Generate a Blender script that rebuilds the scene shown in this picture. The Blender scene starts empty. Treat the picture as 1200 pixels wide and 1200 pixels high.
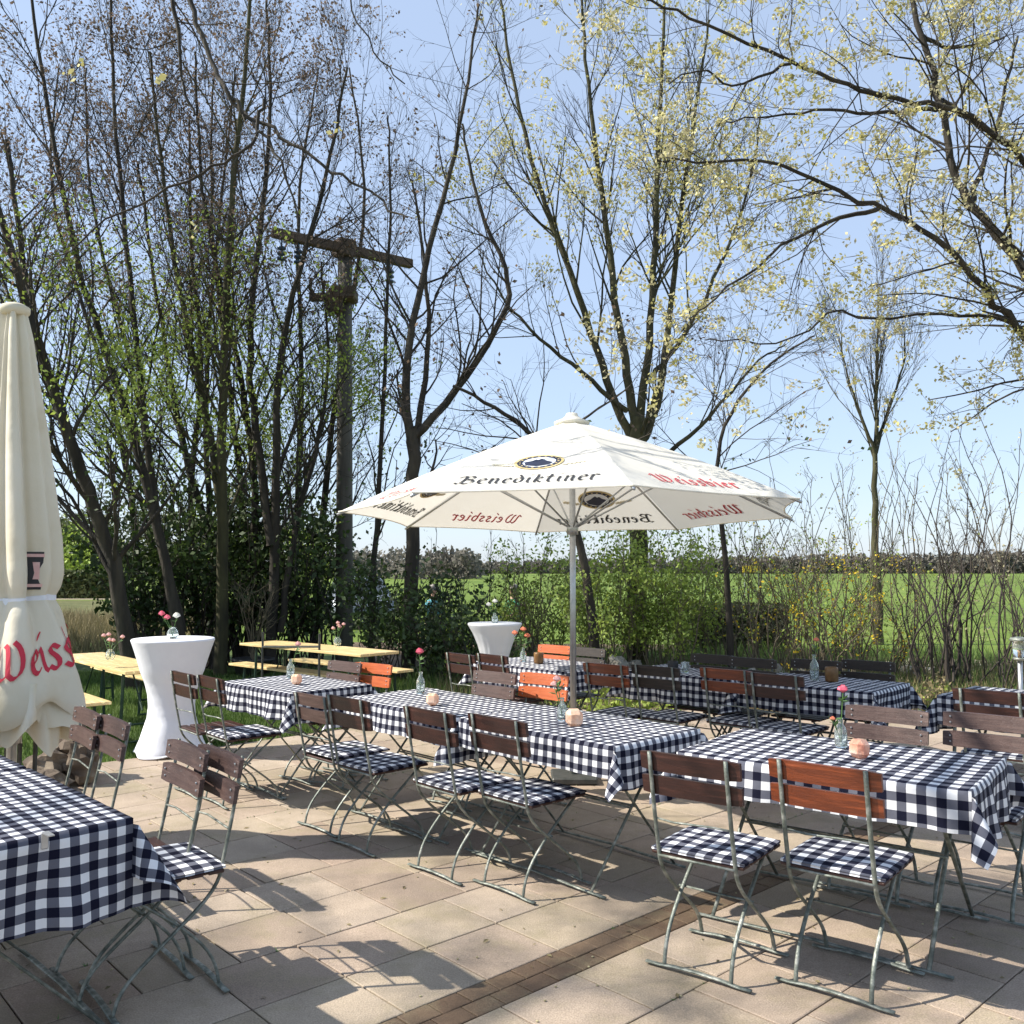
import bpy, math, random
from mathutils import Vector, Matrix, noise as mnoise
R=math.radians
random.seed(11)
S=bpy.context.scene
C=S.collection
# ------------------------------------------------------------------ camera model
F=1050.0; HOR=668.0; CH=1.62          # focal length / horizon row in photo pixels, camera height in metres
def gz(x,y,z=0.0):                    # point at height z seen at photo pixel (x,y)
    Y=(CH-z)*F/(y-HOR); return Vector(((x-600)/F*Y,Y,z))
def gd(x,y,Y):                        # point at distance Y seen at photo pixel (x,y)
    return Vector(((x-600)/F*Y,Y,CH-(y-HOR)/F*Y))
cam=bpy.data.cameras.new('camera'); co=bpy.data.objects.new('camera',cam); C.objects.link(co)
co.location=(0,0,CH); co.rotation_euler=(R(90)+math.atan(68/F),0,0)
cam.sensor_width=36; cam.lens=36*F/1200*1.0; cam.clip_end=3000; cam.clip_start=.05
S.camera=co
S.render.resolution_x=1024; S.render.resolution_y=1024
S.view_settings.view_transform='Standard'; S.view_settings.look='None'; S.view_settings.gamma=1
S.view_settings.exposure=0.82
# ------------------------------------------------------------------ light
W=bpy.data.worlds.new('World'); S.world=W; W.use_nodes=True
nt=W.node_tree; bg=nt.nodes['Background']; sky=nt.nodes.new('ShaderNodeTexSky')
sky.sky_type='NISHITA'; sky.sun_disc=False; sky.sun_elevation=R(42.5); sky.sun_rotation=R(-90); sky.altitude=100
sky.air_density=1.0; sky.dust_density=.7; sky.ozone_density=1.2
mxs=nt.nodes.new('ShaderNodeMixRGB'); mxs.inputs[0].default_value=.62; mxs.inputs[2].default_value=(2.95,3.6,4.75,1)
nt.links.new(sky.outputs[0],mxs.inputs[1]); nt.links.new(mxs.outputs[0],bg.inputs[0]); bg.inputs[1].default_value=.125
sl=bpy.data.lights.new('sun','SUN'); sl.energy=5.0; sl.angle=R(.55); sl.color=(1,.94,.84)
so=bpy.data.objects.new('sun',sl); C.objects.link(so)
so.rotation_euler=Vector((math.cos(R(42.5)),0.02,-math.sin(R(42.5)))).to_track_quat('-Z','Y').to_euler()
# ------------------------------------------------------------------ materials
def newmat(name):
    m=bpy.data.materials.new(name); m.use_nodes=True; return m,m.node_tree,m.node_tree.nodes['Principled BSDF']
def mat(name,cols,rough=.6,scale=8,detail=4,bump=0,bscale=None,metal=0,spec=.5,coords='Object',stretch=None,trans=0,island=0,sss=0):
    m,t,b=newmat(name); N=t.nodes.new; L=t.links.new
    b.inputs['Roughness'].default_value=rough; b.inputs['Metallic'].default_value=metal
    b.inputs['Specular IOR Level'].default_value=spec
    tc=N('ShaderNodeTexCoord'); mp=N('ShaderNodeMapping'); L(tc.outputs[coords],mp.inputs[0])
    if stretch: mp.inputs['Scale'].default_value=stretch
    nz=N('ShaderNodeTexNoise'); nz.inputs['Scale'].default_value=scale; nz.inputs['Detail'].default_value=detail
    L(mp.outputs[0],nz.inputs[0])
    rp=N('ShaderNodeValToRGB'); e=rp.color_ramp.elements
    n=len(cols)
    while len(e)<n: e.new(.5)
    for i,c in enumerate(cols):
        e[i].position=.3+.4*i/max(1,n-1); e[i].color=(*c,1)
    L(nz.outputs[0],rp.inputs[0]); out=rp.outputs[0]
    if island:
        g=N('ShaderNodeNewGeometry'); hv=N('ShaderNodeHueSaturation'); mr=N('ShaderNodeMapRange')
        mr.inputs[3].default_value=1-island; mr.inputs[4].default_value=1+island
        L(g.outputs['Random Per Island'],mr.inputs[0]); L(mr.outputs[0],hv.inputs['Value']); L(out,hv.inputs['Color']); out=hv.outputs[0]
    L(out,b.inputs['Base Color'])
    if bump:
        n2=N('ShaderNodeTexNoise'); n2.inputs['Scale'].default_value=bscale or scale*4; n2.inputs['Detail'].default_value=6; L(mp.outputs[0],n2.inputs[0])
        bp=N('ShaderNodeBump'); bp.inputs['Strength'].default_value=bump; bp.inputs['Distance'].default_value=.02; L(n2.outputs[0],bp.inputs['Height']); L(bp.outputs[0],b.inputs['Normal'])
    if trans:
        tr=N('ShaderNodeBsdfTranslucent'); L(out,tr.inputs[0]); mx=N('ShaderNodeMixShader'); mx.inputs[0].default_value=trans
        o=t.nodes['Material Output']; L(b.outputs[0],mx.inputs[1]); L(tr.outputs[0],mx.inputs[2]); L(mx.outputs[0],o.inputs[0])
    return m
M={}
M['metal']=mat('weathered_green_grey_steel',[(.085,.10,.085),(.17,.19,.165),(.36,.37,.33)],.5,26,6,.2,metal=.3)
M['metal_dark']=mat('dark_steel',[(.05,.055,.05),(.09,.09,.085)],.5,20,metal=.3)
M['green_steel']=mat('dark_green_steel',[(.012,.035,.022),(.02,.05,.03)],.45,20,metal=.2)
def wood(name,a,b,rough=.45):
    w=tuple(min(1,x*1.7+.01) for x in b)
    return mat(name,[a,b,a,b,w],rough,3.2,9,.25,60,stretch=(1,14,14))
M['w_brown']=wood('brown_painted_wood',(.060,.032,.027),(.095,.055,.046))
M['w_dark']=wood('dark_brown_wood',(.017,.012,.010),(.030,.021,.016),.6)
M['w_red']=wood('red_brown_varnished_wood',(.12,.028,.010),(.20,.046,.014),.3)
M['w_orange']=wood('orange_varnished_wood',(.42,.085,.02),(.52,.12,.03),.35)
M['w_maroon']=wood('maroon_brown_wood',(.030,.010,.007),(.052,.017,.011),.4)
M['w_beer']=wood('light_lacquered_pine',(.62,.44,.19),(.72,.54,.27),.35)
M['w_cross']=mat('weathered_timber',[(.09,.06,.045),(.16,.115,.085)],.85,4,6,.4,40,stretch=(1,10,10))
M['white_cloth']=mat('white_stretch_fabric',[(.74,.75,.80),(.80,.81,.85)],.75,5,3,.08,30)
M['white_sheer']=mat('sheer_white_fabric',[(.74,.75,.77),(.80,.80,.82)],.7,5,3,.1,30,trans=.3)
M['canopy']=mat('cream_canopy_fabric',[(.82,.79,.71),(.85,.825,.75)],.75,3,3,.05,20,trans=.30)
M['canopy_old']=mat('aged_cream_canopy_fabric',[(.58,.49,.32),(.73,.67,.53),(.78,.73,.61)],.75,1.6,6,.35,9,trans=.12)
M['canopy_in']=mat('cream_lining',[(.70,.62,.44),(.80,.74,.60)],.8,4,4,.1,20,trans=.1)
M['red_print']=mat('red_print',[(.52,.02,.045),(.58,.03,.06)],.7)
M['black_print']=mat('black_print',[(.02,.02,.022),(.035,.035,.04)],.7)
M['gold_print']=mat('gold_print',[(.55,.42,.16),(.72,.58,.3)],.6,40)
M['pale_gold_print']=mat('pale_gold_print',[(.70,.64,.46),(.76,.70,.54)],.7,40)
M['navy_print']=mat('navy_print',[(.010,.013,.035),(.016,.024,.06)],.6)
M['white_print']=mat('white_print',[(.75,.78,.82),(.8,.82,.86)],.7)
M['alu']=mat('brushed_aluminium',[(.42,.43,.44),(.52,.53,.54)],.35,30,metal=.7)
M['bark']=mat('grey_brown_bark',[(.016,.013,.010),(.032,.026,.019),(.065,.054,.038)],.9,6,6,.7,30,stretch=(1,1,.25))
M['bark_moss']=mat('mossy_bark',[(.022,.019,.010),(.048,.044,.018),(.09,.085,.038)],.9,5,6,.6,26,stretch=(1,1,.3))
M['twig']=mat('brown_twigs',[(.03,.024,.02),(.06,.048,.038)],.85,3)
M['twig_light']=mat('tan_twigs',[(.10,.08,.05),(.19,.155,.10)],.85,3)
M['seed']=mat('brown_seed_clusters',[(.13,.09,.065),(.21,.15,.105)],.85,3,island=.4,trans=.35)
M['leaf_yg']=mat('yellow_green_blossom',[(.42,.40,.12),(.55,.50,.20),(.62,.58,.34)],.7,1.5,3,island=.3,trans=.35)
M['leaf_pale']=mat('pale_blossom',[(.38,.35,.19),(.55,.50,.32)],.7,1.5,3,island=.3,trans=.35)
M['leaf_green']=mat('fresh_green_leaves',[(.18,.25,.035),(.31,.40,.07),(.40,.48,.12)],.6,1.2,3,island=.35,trans=.35)
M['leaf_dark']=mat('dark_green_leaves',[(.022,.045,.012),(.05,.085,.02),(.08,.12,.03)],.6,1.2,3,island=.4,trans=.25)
M['leaf_yellow']=mat('yellow_flowers',[(.75,.52,.02),(.85,.65,.05)],.6,2,island=.2,trans=.3)
M['leaf_hedge']=mat('hedge_leaves',[(.05,.055,.02),(.09,.11,.035),(.12,.13,.05)],.7,1.5,island=.4,trans=.2)
M['dry']=mat('dry_stalks',[(.15,.13,.06),(.30,.24,.13)],.85,3,island=.3,trans=.2)
M['grassblade']=mat('lawn_grass',[(.05,.10,.018),(.09,.15,.03),(.13,.19,.045)],.7,.6,3,island=.35,trans=.3)
M['rock']=mat('brown_grey_rock',[(.05,.036,.026),(.11,.08,.055),(.26,.21,.15)],.9,4,8,.7,14)
M['stone']=mat('pale_grey_stone',[(.22,.20,.17),(.38,.35,.30),(.5,.47,.42)],.9,5,8,.6,14)
M['salt']=mat('pink_salt_crystal',[(.72,.30,.20),(.85,.48,.33),(.9,.68,.56)],.35,20,5,.4,60,trans=.25)
M['salt_warm']=mat('pale_orange_salt_crystal',[(.85,.50,.32),(.92,.68,.5),(.9,.75,.62)],.35,20,5,.4,60,trans=.3)
M['petal_pink']=mat('pink_petals',[(.72,.10,.18),(.85,.22,.30)],.6,30,trans=.2)
M['petal_pale']=mat('pale_pink_petals',[(.78,.42,.40),(.85,.58,.54)],.6,30,trans=.2)
M['petal_white']=mat('white_petals',[(.78,.76,.70),(.85,.84,.78)],.6,30,trans=.2)
M['petal_coral']=mat('coral_petals',[(.80,.22,.12),(.88,.36,.22)],.6,30,trans=.2)
M['stemgreen']=mat('green_stem',[(.06,.14,.03),(.12,.22,.06)],.6,20,trans=.1)
M['pot']=mat('dark_plastic_pot',[(.02,.02,.022),(.035,.035,.035)],.6,20)
M['amber']=mat('amber_jar',[(.20,.10,.04),(.32,.18,.07)],.3,20,trans=.3)
M['yellow_sign']=mat('yellow_sign_paint',[(.85,.55,.02),(.85,.6,.03)],.5,10)
M['car_paint']=mat('silver_car_paint',[(.22,.25,.28),(.28,.31,.34)],.3,3,metal=.4)
M['tyre']=mat('black_rubber',[(.015,.015,.015),(.03,.03,.03)],.8)
M['skin']=mat('skin',[(.55,.33,.24),(.62,.38,.28)],.6)
M['teal']=mat('turquoise_shirt',[(.08,.34,.42),(.12,.42,.50)],.8)
M['greenshirt']=mat('green_shirt',[(.02,.20,.12),(.03,.28,.17)],.8)
M['trouser']=mat('dark_trousers',[(.02,.022,.03),(.04,.04,.05)],.8)
M['hair']=mat('grey_hair',[(.25,.22,.19),(.4,.37,.33)],.7)
M['blue_ins']=mat('glazed_blue_insulator',[(.03,.07,.13),(.06,.12,.2)],.3)
M['farwood']=mat('distant_woodland',[(.13,.12,.10),(.18,.165,.14),(.14,.15,.11)],.95,.05,5,island=.10,trans=.3)  # paler than bare wood: distance haze is put into the colour
m,t,b=newmat('clear_glass'); b.inputs['Transmission Weight'].default_value=.9; b.inputs['Roughness'].default_value=.03; b.inputs['IOR'].default_value=1.3; b.inputs['Base Color'].default_value=(.9,.96,.94,1); M['glass']=m
m,t,b=newmat('car_glass'); b.inputs['Base Color'].default_value=(.08,.1,.12,1); b.inputs['Roughness'].default_value=.05; M['carglass']=m
def gingham(name,sq):
    m,t,b=newmat(name); N=t.nodes.new; L=t.links.new; b.inputs['Roughness'].default_value=.85; b.inputs['Specular IOR Level'].default_value=.15
    uv=N('ShaderNodeUVMap'); uv.uv_map='UVMap'; sp=N('ShaderNodeSeparateXYZ'); L(uv.outputs[0],sp.inputs[0])
    def stripe(o):
        a=N('ShaderNodeMath'); a.operation='DIVIDE'; a.inputs[1].default_value=sq*2; L(o,a.inputs[0])
        f=N('ShaderNodeMath'); f.operation='FRACT'; L(a.outputs[0],f.inputs[0])
        g=N('ShaderNodeMath'); g.operation='GREATER_THAN'; g.inputs[1].default_value=.5; L(f.outputs[0],g.inputs[0]); return g.outputs[0]
    a=stripe(sp.outputs[0]); c=stripe(sp.outputs[1])
    ad=N('ShaderNodeMath'); ad.operation='ADD'; L(a,ad.inputs[0]); L(c,ad.inputs[1])
    hf=N('ShaderNodeMath'); hf.operation='MULTIPLY'; hf.inputs[1].default_value=.5; L(ad.outputs[0],hf.inputs[0])
    rp=N('ShaderNodeValToRGB'); rp.color_ramp.interpolation='CONSTANT'; e=rp.color_ramp.elements; e.new(.5)
    e[0].position=0; e[0].color=(.80,.81,.83,1); e[1].position=.25; e[1].color=(.13,.135,.17,1); e[2].position=.75; e[2].color=(.007,.008,.022,1)
    L(hf.outputs[0],rp.inputs[0])
    # weave and faint soiling
    nz=N('ShaderNodeTexNoise'); nz.inputs['Scale'].default_value=9; nz.inputs['Detail'].default_value=7; L(uv.outputs[0],nz.inputs[0])
    mr=N('ShaderNodeMapRange'); mr.inputs[3].default_value=.86; mr.inputs[4].default_value=1.06; L(nz.outputs[0],mr.inputs[0])
    hv=N('ShaderNodeHueSaturation'); L(rp.outputs[0],hv.inputs['Color']); L(mr.outputs[0],hv.inputs['Value']); L(hv.outputs[0],b.inputs['Base Color'])
    wv=N('ShaderNodeTexNoise'); wv.inputs['Scale'].default_value=14; wv.inputs['Detail'].default_value=5; L(uv.outputs[0],wv.inputs[0])
    bp=N('ShaderNodeBump'); bp.inputs['Strength'].default_value=.35; bp.inputs['Distance'].default_value=.01; L(wv.outputs[0],bp.inputs['Height']); L(bp.outputs[0],b.inputs['Normal'])
    tr=N('ShaderNodeBsdfTranslucent'); L(hv.outputs[0],tr.inputs[0]); mx=N('ShaderNodeMixShader'); mx.inputs[0].default_value=.12
    L(b.outputs[0],mx.inputs[1]); L(tr.outputs[0],mx.inputs[2]); L(mx.outputs[0],t.nodes['Material Output'].inputs[0])
    return m
M['gingham']=gingham('navy_white_gingham_cloth',.031); M['gingham_wide']=gingham('wider_gingham_cloth',.038)
M['gingham_small']=gingham('navy_white_gingham_cushion',.037)
def groundmat(name,cols,s1,s2,bump=.5):
    m,t,b=newmat(name); N=t.nodes.new; L=t.links.new; b.inputs['Roughness'].default_value=.9; b.inputs['Specular IOR Level'].default_value=.2
    tc=N('ShaderNodeTexCoord'); a=N('ShaderNodeTexNoise'); a.inputs['Scale'].default_value=s1; a.inputs['Detail'].default_value=8; L(tc.outputs['Object'],a.inputs[0])
    c=N('ShaderNodeTexNoise'); c.inputs['Scale'].default_value=s2; c.inputs['Detail'].default_value=6; L(tc.outputs['Object'],c.inputs[0])
    ad=N('ShaderNodeMath'); ad.operation='ADD'; L(a.outputs[0],ad.inputs[0]); L(c.outputs[0],ad.inputs[1]); h=N('ShaderNodeMath'); h.operation='MULTIPLY'; h.inputs[1].default_value=.5; L(ad.outputs[0],h.inputs[0])
    rp=N('ShaderNodeValToRGB'); e=rp.color_ramp.elements
    while len(e)<len(cols): e.new(.5)
    for i,cc in enumerate(cols): e[i].position=.36+.28*i/(len(cols)-1); e[i].color=(*cc,1)
    L(h.outputs[0],rp.inputs[0]); L(rp.outputs[0],b.inputs['Base Color'])
    bp=N('ShaderNodeBump'); bp.inputs['Strength'].default_value=bump; bp.inputs['Distance'].default_value=.03; L(c.outputs[0],bp.inputs['Height']); L(bp.outputs[0],b.inputs['Normal'])
    return m
M['lawn']=groundmat('mown_lawn_ground',[(.05,.08,.02),(.08,.12,.028),(.12,.16,.04)],.5,25)
M['field']=groundmat('spring_crop_field',[(.062,.105,.014),(.098,.152,.020),(.128,.182,.028),(.155,.20,.048)],.045,.9,.6)
M['soil']=groundmat('leaf_litter_soil',[(.055,.04,.028),(.11,.08,.055),(.19,.14,.09)],1.2,22,.8)
M['sand']=groundmat('sandy_path',[(.45,.38,.28),(.6,.52,.4)],1,20,.3)
M['bank']=groundmat('dry_grass_bank',[(.06,.07,.022),(.10,.105,.036),(.15,.135,.06)],.6,6,.6)
M['joint']=groundmat('dark_joint_sand',[(.025,.02,.016),(.06,.05,.04)],3,60,.5)
# slab material: each slab its own tint, speckled granite-concrete
def slabmat(name,cols):
    m,t,b=newmat(name); N=t.nodes.new; L=t.links.new; b.inputs['Roughness'].default_value=.72; b.inputs['Specular IOR Level'].default_value=.3
    tc=N('ShaderNodeTexCoord'); g=N('ShaderNodeNewGeometry')
    rp=N('ShaderNodeValToRGB'); e=rp.color_ramp.elements
    while len(e)<len(cols): e.new(.5)
    for i,cc in enumerate(cols): e[i].position=i/(len(cols)-1); e[i].color=(*cc,1)
    L(g.outputs['Random Per Island'],rp.inputs[0])
    a=N('ShaderNodeTexNoise'); a.inputs['Scale'].default_value=2.3; a.inputs['Detail'].default_value=7; L(tc.outputs['Object'],a.inputs[0])
    m1=N('ShaderNodeMapRange'); m1.inputs[3].default_value=.62; m1.inputs[4].default_value=1.34; L(a.outputs[0],m1.inputs[0])
    s=N('ShaderNodeTexNoise'); s.inputs['Scale'].default_value=150; s.inputs['Detail'].default_value=2; L(tc.outputs['Object'],s.inputs[0])
    m2=N('ShaderNodeMapRange'); m2.inputs[3].default_value=.45; m2.inputs[4].default_value=1.55; L(s.outputs[0],m2.inputs[0])
    s3=N('ShaderNodeTexNoise'); s3.inputs['Scale'].default_value=9; s3.inputs['Detail'].default_value=8; s3.inputs['Roughness'].default_value=.7; L(tc.outputs['Object'],s3.inputs[0])
    m3=N('ShaderNodeMapRange'); m3.inputs[3].default_value=.75; m3.inputs[4].default_value=1.25; L(s3.outputs[0],m3.inputs[0])
    x=N('ShaderNodeMath'); x.operation='MULTIPLY'; L(m1.outputs[0],x.inputs[0]); L(m2.outputs[0],x.inputs[1])
    x2=N('ShaderNodeMath'); x2.operation='MULTIPLY'; L(x.outputs[0],x2.inputs[0]); L(m3.outputs[0],x2.inputs[1])
    st=N('ShaderNodeTexNoise'); st.inputs['Scale'].default_value=3.1; st.inputs['Detail'].default_value=9; st.inputs['Roughness'].default_value=.72; L(tc.outputs['Object'],st.inputs[0])
    sr=N('ShaderNodeMapRange'); sr.inputs[1].default_value=.50; sr.inputs[2].default_value=.68; sr.inputs[4].default_value=.55; L(st.outputs[0],sr.inputs[0])
    mz=N('ShaderNodeMixRGB'); mz.inputs[2].default_value=(.25,.215,.125,1); L(sr.outputs[0],mz.inputs[0]); L(rp.outputs[0],mz.inputs[1])
    hv=N('ShaderNodeHueSaturation'); L(mz.outputs[0],hv.inputs['Color']); L(x2.outputs[0],hv.inputs['Value']); L(hv.outputs[0],b.inputs['Base Color'])
    bp=N('ShaderNodeBump'); bp.inputs['Strength'].default_value=.45; bp.inputs['Distance'].default_value=.005; L(s.outputs[0],bp.inputs['Height']); L(bp.outputs[0],b.inputs['Normal'])
    return m
M['slab']=slabmat('patio_slabs',[(.30,.232,.178),(.345,.275,.212),(.325,.265,.192),(.385,.315,.245),(.335,.255,.196)])
M['brick']=slabmat('brown_edging_pavers',[(.12,.078,.05),(.16,.11,.07),(.14,.095,.06)])
# ------------------------------------------------------------------ mesh building
class MB:
    def __init__(s): s.v=[]; s.f=[]; s.uv=None
    def poly(s,pts): i=len(s.v); s.v+= [tuple(p) for p in pts]; s.f.append(tuple(range(i,i+len(pts))))
    def tube(s,pts,rad,n=6,cap=True,flat=1.0):
        P=[Vector(p) for p in pts]; k=len(P); rad=rad if hasattr(rad,'__len__') else [rad]*k
        base=len(s.v); up=None
        for i in range(k):
            t=(P[min(i+1,k-1)]-P[max(i-1,0)])
            if t.length<1e-9: t=Vector((0,0,1))
            t.normalize()
            if up is None: up=Vector((1,0,0)) if abs(t.x)<.8 else Vector((0,1,0))
            a=up-t*up.dot(t)
            if a.length<1e-4: a=t.orthogonal()
            a.normalize(); bb=t.cross(a); up=a
            r=rad[i]
            for j in range(n):
                g=2*math.pi*j/n; q=P[i]+a*(r*math.cos(g))+bb*(r*flat*math.sin(g)); s.v.append((q.x,q.y,q.z))
        for i in range(k-1):
            for j in range(n):
                a0=base+i*n+j; a1=base+i*n+(j+1)%n; s.f.append((a0,a1,a1+n,a0+n))
        if cap: s.f.append(tuple(base+j for j in range(n))[::-1]); s.f.append(tuple(base+(k-1)*n+j for j in range(n)))
    def box(s,c,size,M3=None,bev=0):
        x,y,z=[q/2 for q in size]; c=Vector(c)
        if bev:
            b=min(bev,x*.9,y*.9,z*.9); vs=[]
            P=[]
            for (zz,ins) in ((-z,b),(-z+b,0),(z-b,0),(z,b)):
                P.append([(-x+ins,-y+b),(-x+b,-y+ins),(x-b,-y+ins),(x-ins,-y+b),(x-ins,y-b),(x-b,y-ins),(-x+b,y-ins),(-x+ins,y-b)])
                vs+= [Vector((p[0],p[1],zz)) for p in P[-1]]
            i=len(s.v)
            for p in vs:
                q=(M3@p if M3 else p)+c; s.v.append((q.x,q.y,q.z))
            for l in range(3):
                for j in range(8): s.f.append((i+l*8+j,i+l*8+(j+1)%8,i+(l+1)*8+(j+1)%8,i+(l+1)*8+j))
            s.f.append(tuple(i+j for j in range(8))[::-1]); s.f.append(tuple(i+24+j for j in range(8)))
            return
        i=len(s.v)
        for p in ((-x,-y,-z),(x,-y,-z),(x,y,-z),(-x,y,-z),(-x,-y,z),(x,-y,z),(x,y,z),(-x,y,z)):
            q=(M3@Vector(p) if M3 else Vector(p))+c; s.v.append((q.x,q.y,q.z))
        for f in ((3,2,1,0),(4,5,6,7),(0,1,5,4),(1,2,6,5),(2,3,7,6),(3,0,4,7)): s.f.append(tuple(i+j for j in f))
    def lathe(s,prof,n=24,c=(0,0,0),wob=None):
        i=len(s.v); c=Vector(c)
        for k,(r,z) in enumerate(prof):
            for j in range(n):
                g=2*math.pi*j/n; rr=r*(wob(g,z) if wob else 1); s.v.append((c.x+rr*math.cos(g),c.y+rr*math.sin(g),c.z+z))
        for k in range(len(prof)-1):
            for j in range(n): s.f.append((i+k*n+j,i+k*n+(j+1)%n,i+(k+1)*n+(j+1)%n,i+(k+1)*n+j))
        s.f.append(tuple(i+j for j in range(n))[::-1]); s.f.append(tuple(i+(len(prof)-1)*n+j for j in range(n)))
    def blob(s,c,r,n1=7,n2=10,amp=.25,seed=0,flat=False):
        i=len(s.v); c=Vector(c); r=Vector(r if hasattr(r,'__len__') else (r,r,r))
        for a in range(n1+1):
            th=math.pi*a/n1
            for j in range(n2):
                ph=2*math.pi*j/n2; d=Vector((math.sin(th)*math.cos(ph),math.sin(th)*math.sin(ph),math.cos(th)))
                k=1+amp*mnoise.noise(d*1.7+Vector((seed*3.1,seed,0)))+amp*.5*mnoise.noise(d*4+Vector((seed,0,seed*2)))
                q=Vector((d.x*r.x,d.y*r.y,d.z*r.z))*k+c; s.v.append((q.x,q.y,q.z))
        for a in range(n1):
            for j in range(n2): s.f.append((i+a*n2+j,i+(a+1)*n2+j,i+(a+1)*n2+(j+1)%n2,i+a*n2+(j+1)%n2))
    def leaf(s,p,size,asp=.6):
        d=Vector((random.gauss(0,1),random.gauss(0,1),random.gauss(0,1))).normalized(); e=d.orthogonal().normalized()
        a=random.random()*6.28; e=(Matrix.Rotation(a,3,d)@e)*size*asp*.5; d=d*size*.5; p=Vector(p)
        i=len(s.v)
        for q in (p-d,p+e,p+d,p-e): s.v.append((q.x,q.y,q.z))
        s.f.append((i,i+1,i+2,i+3))
    def build(s,name,m,parent=None,smooth=False,loc=None,rz=0):
        me=bpy.data.meshes.new(name); me.from_pydata(s.v,[],s.f); me.materials.append(M[m] if isinstance(m,str) else m)
        if smooth: me.polygons.foreach_set('use_smooth',[True]*len(me.polygons))
        me.update()
        if s.uv:
            u=me.uv_layers.new(name='UVMap'); u.data.foreach_set('uv',[c for l in me.loops for c in s.uv[l.vertex_index]])
        o=bpy.data.objects.new(name,me); C.objects.link(o)
        if parent: o.parent=parent
        if loc is not None: o.location=loc
        if rz: o.rotation_euler=(0,0,rz)
        return o
def tag(o,label=None,cat=None,group=None,kind=None):
    for k,v in (('label',label),('category',cat),('group',group),('kind',kind)):
        if v: o[k]=v
    return o
def thing(name,label,cat,loc=(0,0,0),rz=0,group=None):
    o=bpy.data.objects.new(name,None); C.objects.link(o); o.empty_display_size=.1; o.location=loc; o.rotation_euler=(0,0,rz); return tag(o,label,cat,group)
def copy_tree(o,parent=None):
    c=o.copy(); C.objects.link(c); c.parent=parent
    for ch in list(o.children): copy_tree(ch,c)
    return c
def chaikin(P,n=2):
    P=[Vector(p) for p in P]
    for _ in range(n):
        Q=[P[0]]
        for a,b in zip(P[:-1],P[1:]): Q+=[a*.75+b*.25,a*.25+b*.75]
        Q.append(P[-1]); P=Q
    return P
# ------------------------------------------------------------------ ground
U=Vector((.737,.676,0)); V=Vector((-.676,.737,0)); U.normalize(); V.normalize()
def uvw(u,v,z=0): return U*u+V*v+Vector((0,0,z))
def sheet(name,pts,z,m,label=None):
    b=MB(); b.poly([(p[0],p[1],z) for p in pts]); o=b.build(name,m); tag(o,label,None,None,'structure'); return o
sheet('ground',[(-900,-60),(900,-60),(900,900),(-900,900)],-.03,'field','bright green spring field running to the horizon')
sheet('lawn',[(-25,-20),(-25,24),(3.4,17.5),(1.5,9),(-8,-20)],-.022,'lawn','garden lawn left of the paved terrace')
sheet('planting_bed',[(-1.6,13.2),(-3.8,20.5),(4,19.8),(9,15.0),(14,11.5),(14,-6),(6,-6),(0,6)],-.014,'soil','leaf litter soil of the planting bed behind the terrace')
sheet('sandy_path',[(5.6,14.5),(10.5,12.8),(12.5,14.6),(7.2,17.0)],-.008,'sand','pale sandy path behind the shrubs')
sheet('grass_bank',[(-26,22),(-11,21),(-11.5,47),(-34,50)],-.015,'bank','dry grass bank left of the trees')
sheet('footpath',[(-60,49.8),(-18,50.2),(-18,51.4),(-60,51)],-.01,'sand','pale path in front of the distant hedge')
# patio: bedding sheet and slabs
edge=[(-9,2.0),(-4.25,6.78),(-1.1,10.0),(.2,10.6),(7.5,10.3),(9.5,-5),(-9,-5)]
b=MB(); b.poly([(x,y,-.004) for x,y in edge]); tag(b.build('patio_bedding','joint'),'dark joint sand under the patio slabs',None,None,'structure')
def inside(p,poly):
    c=False; j=len(poly)-1
    for i in range(len(poly)):
        if (poly[i][1]>p[1])!=(poly[j][1]>p[1]) and p[0]<(poly[j][0]-poly[i][0])*(p[1]-poly[i][1])/(poly[j][1]-poly[i][1])+poly[i][0]: c=not c
        j=i
    return c
pv=MB(); bk=MB(); rs=random.Random(5)
def slab(b,u0,u1,v0,v1,g=.0035):
    z=.006+rs.uniform(-.0012,.0012); tl=rs.uniform(-.0012,.0012)
    c=[(u0+g,v0+g),(u1-g,v0+g),(u1-g,v1-g),(u0+g,v1-g)]; ce=uvw((u0+u1)/2,(v0+v1)/2)
    if not inside((ce.x,ce.y),edge): return
    i=len(b.v); e=.004
    for (a,d) in c: q=uvw(a,d,-.004); b.v.append(tuple(q))
    for k,(a,d) in enumerate(c): q=uvw(a,d,z-.002+(tl if k%2 else -tl)); b.v.append(tuple(q))
    c2=[(u0+g+e,v0+g+e),(u1-g-e,v0+g+e),(u1-g-e,v1-g-e),(u0+g+e,v1-g-e)]
    for k,(a,d) in enumerate(c2): q=uvw(a,d,z+(tl if k%2 else -tl)); b.v.append(tuple(q))
    for r_ in (0,4):
        for k in range(4): b.f.append((i+r_+k,i+r_+(k+1)%4,i+r_+4+(k+1)%4,i+r_+4+k))
    b.f.append((i+8,i+9,i+10,i+11))
for k in range(-26,26):
    v0=2.76+.4*k if k>=0 else 2.56+.4*k
    off={0:2.0,1:2.4,2:2.15,-1:2.29}.get(k,rs.choice((0,.2,.13,.27)))
    u=off-12.0
    while u<14:
        slab(pv,u,u+.4,v0,v0+.4); u+=.4
u=-10
while u<13:
    for q in (0,1): slab(bk,u+q*.06,u+.14+q*.06,2.56+.1*q,2.66+.1*q,.0025)
    u+=.14
tag(pv.build('patio','slab'),'pinkish beige square paving slabs of the terrace',None,None,'structure')
tag(bk.build('paver_strip','brick'),'strip of small brown pavers across the terrace',None,None,'structure')
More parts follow.
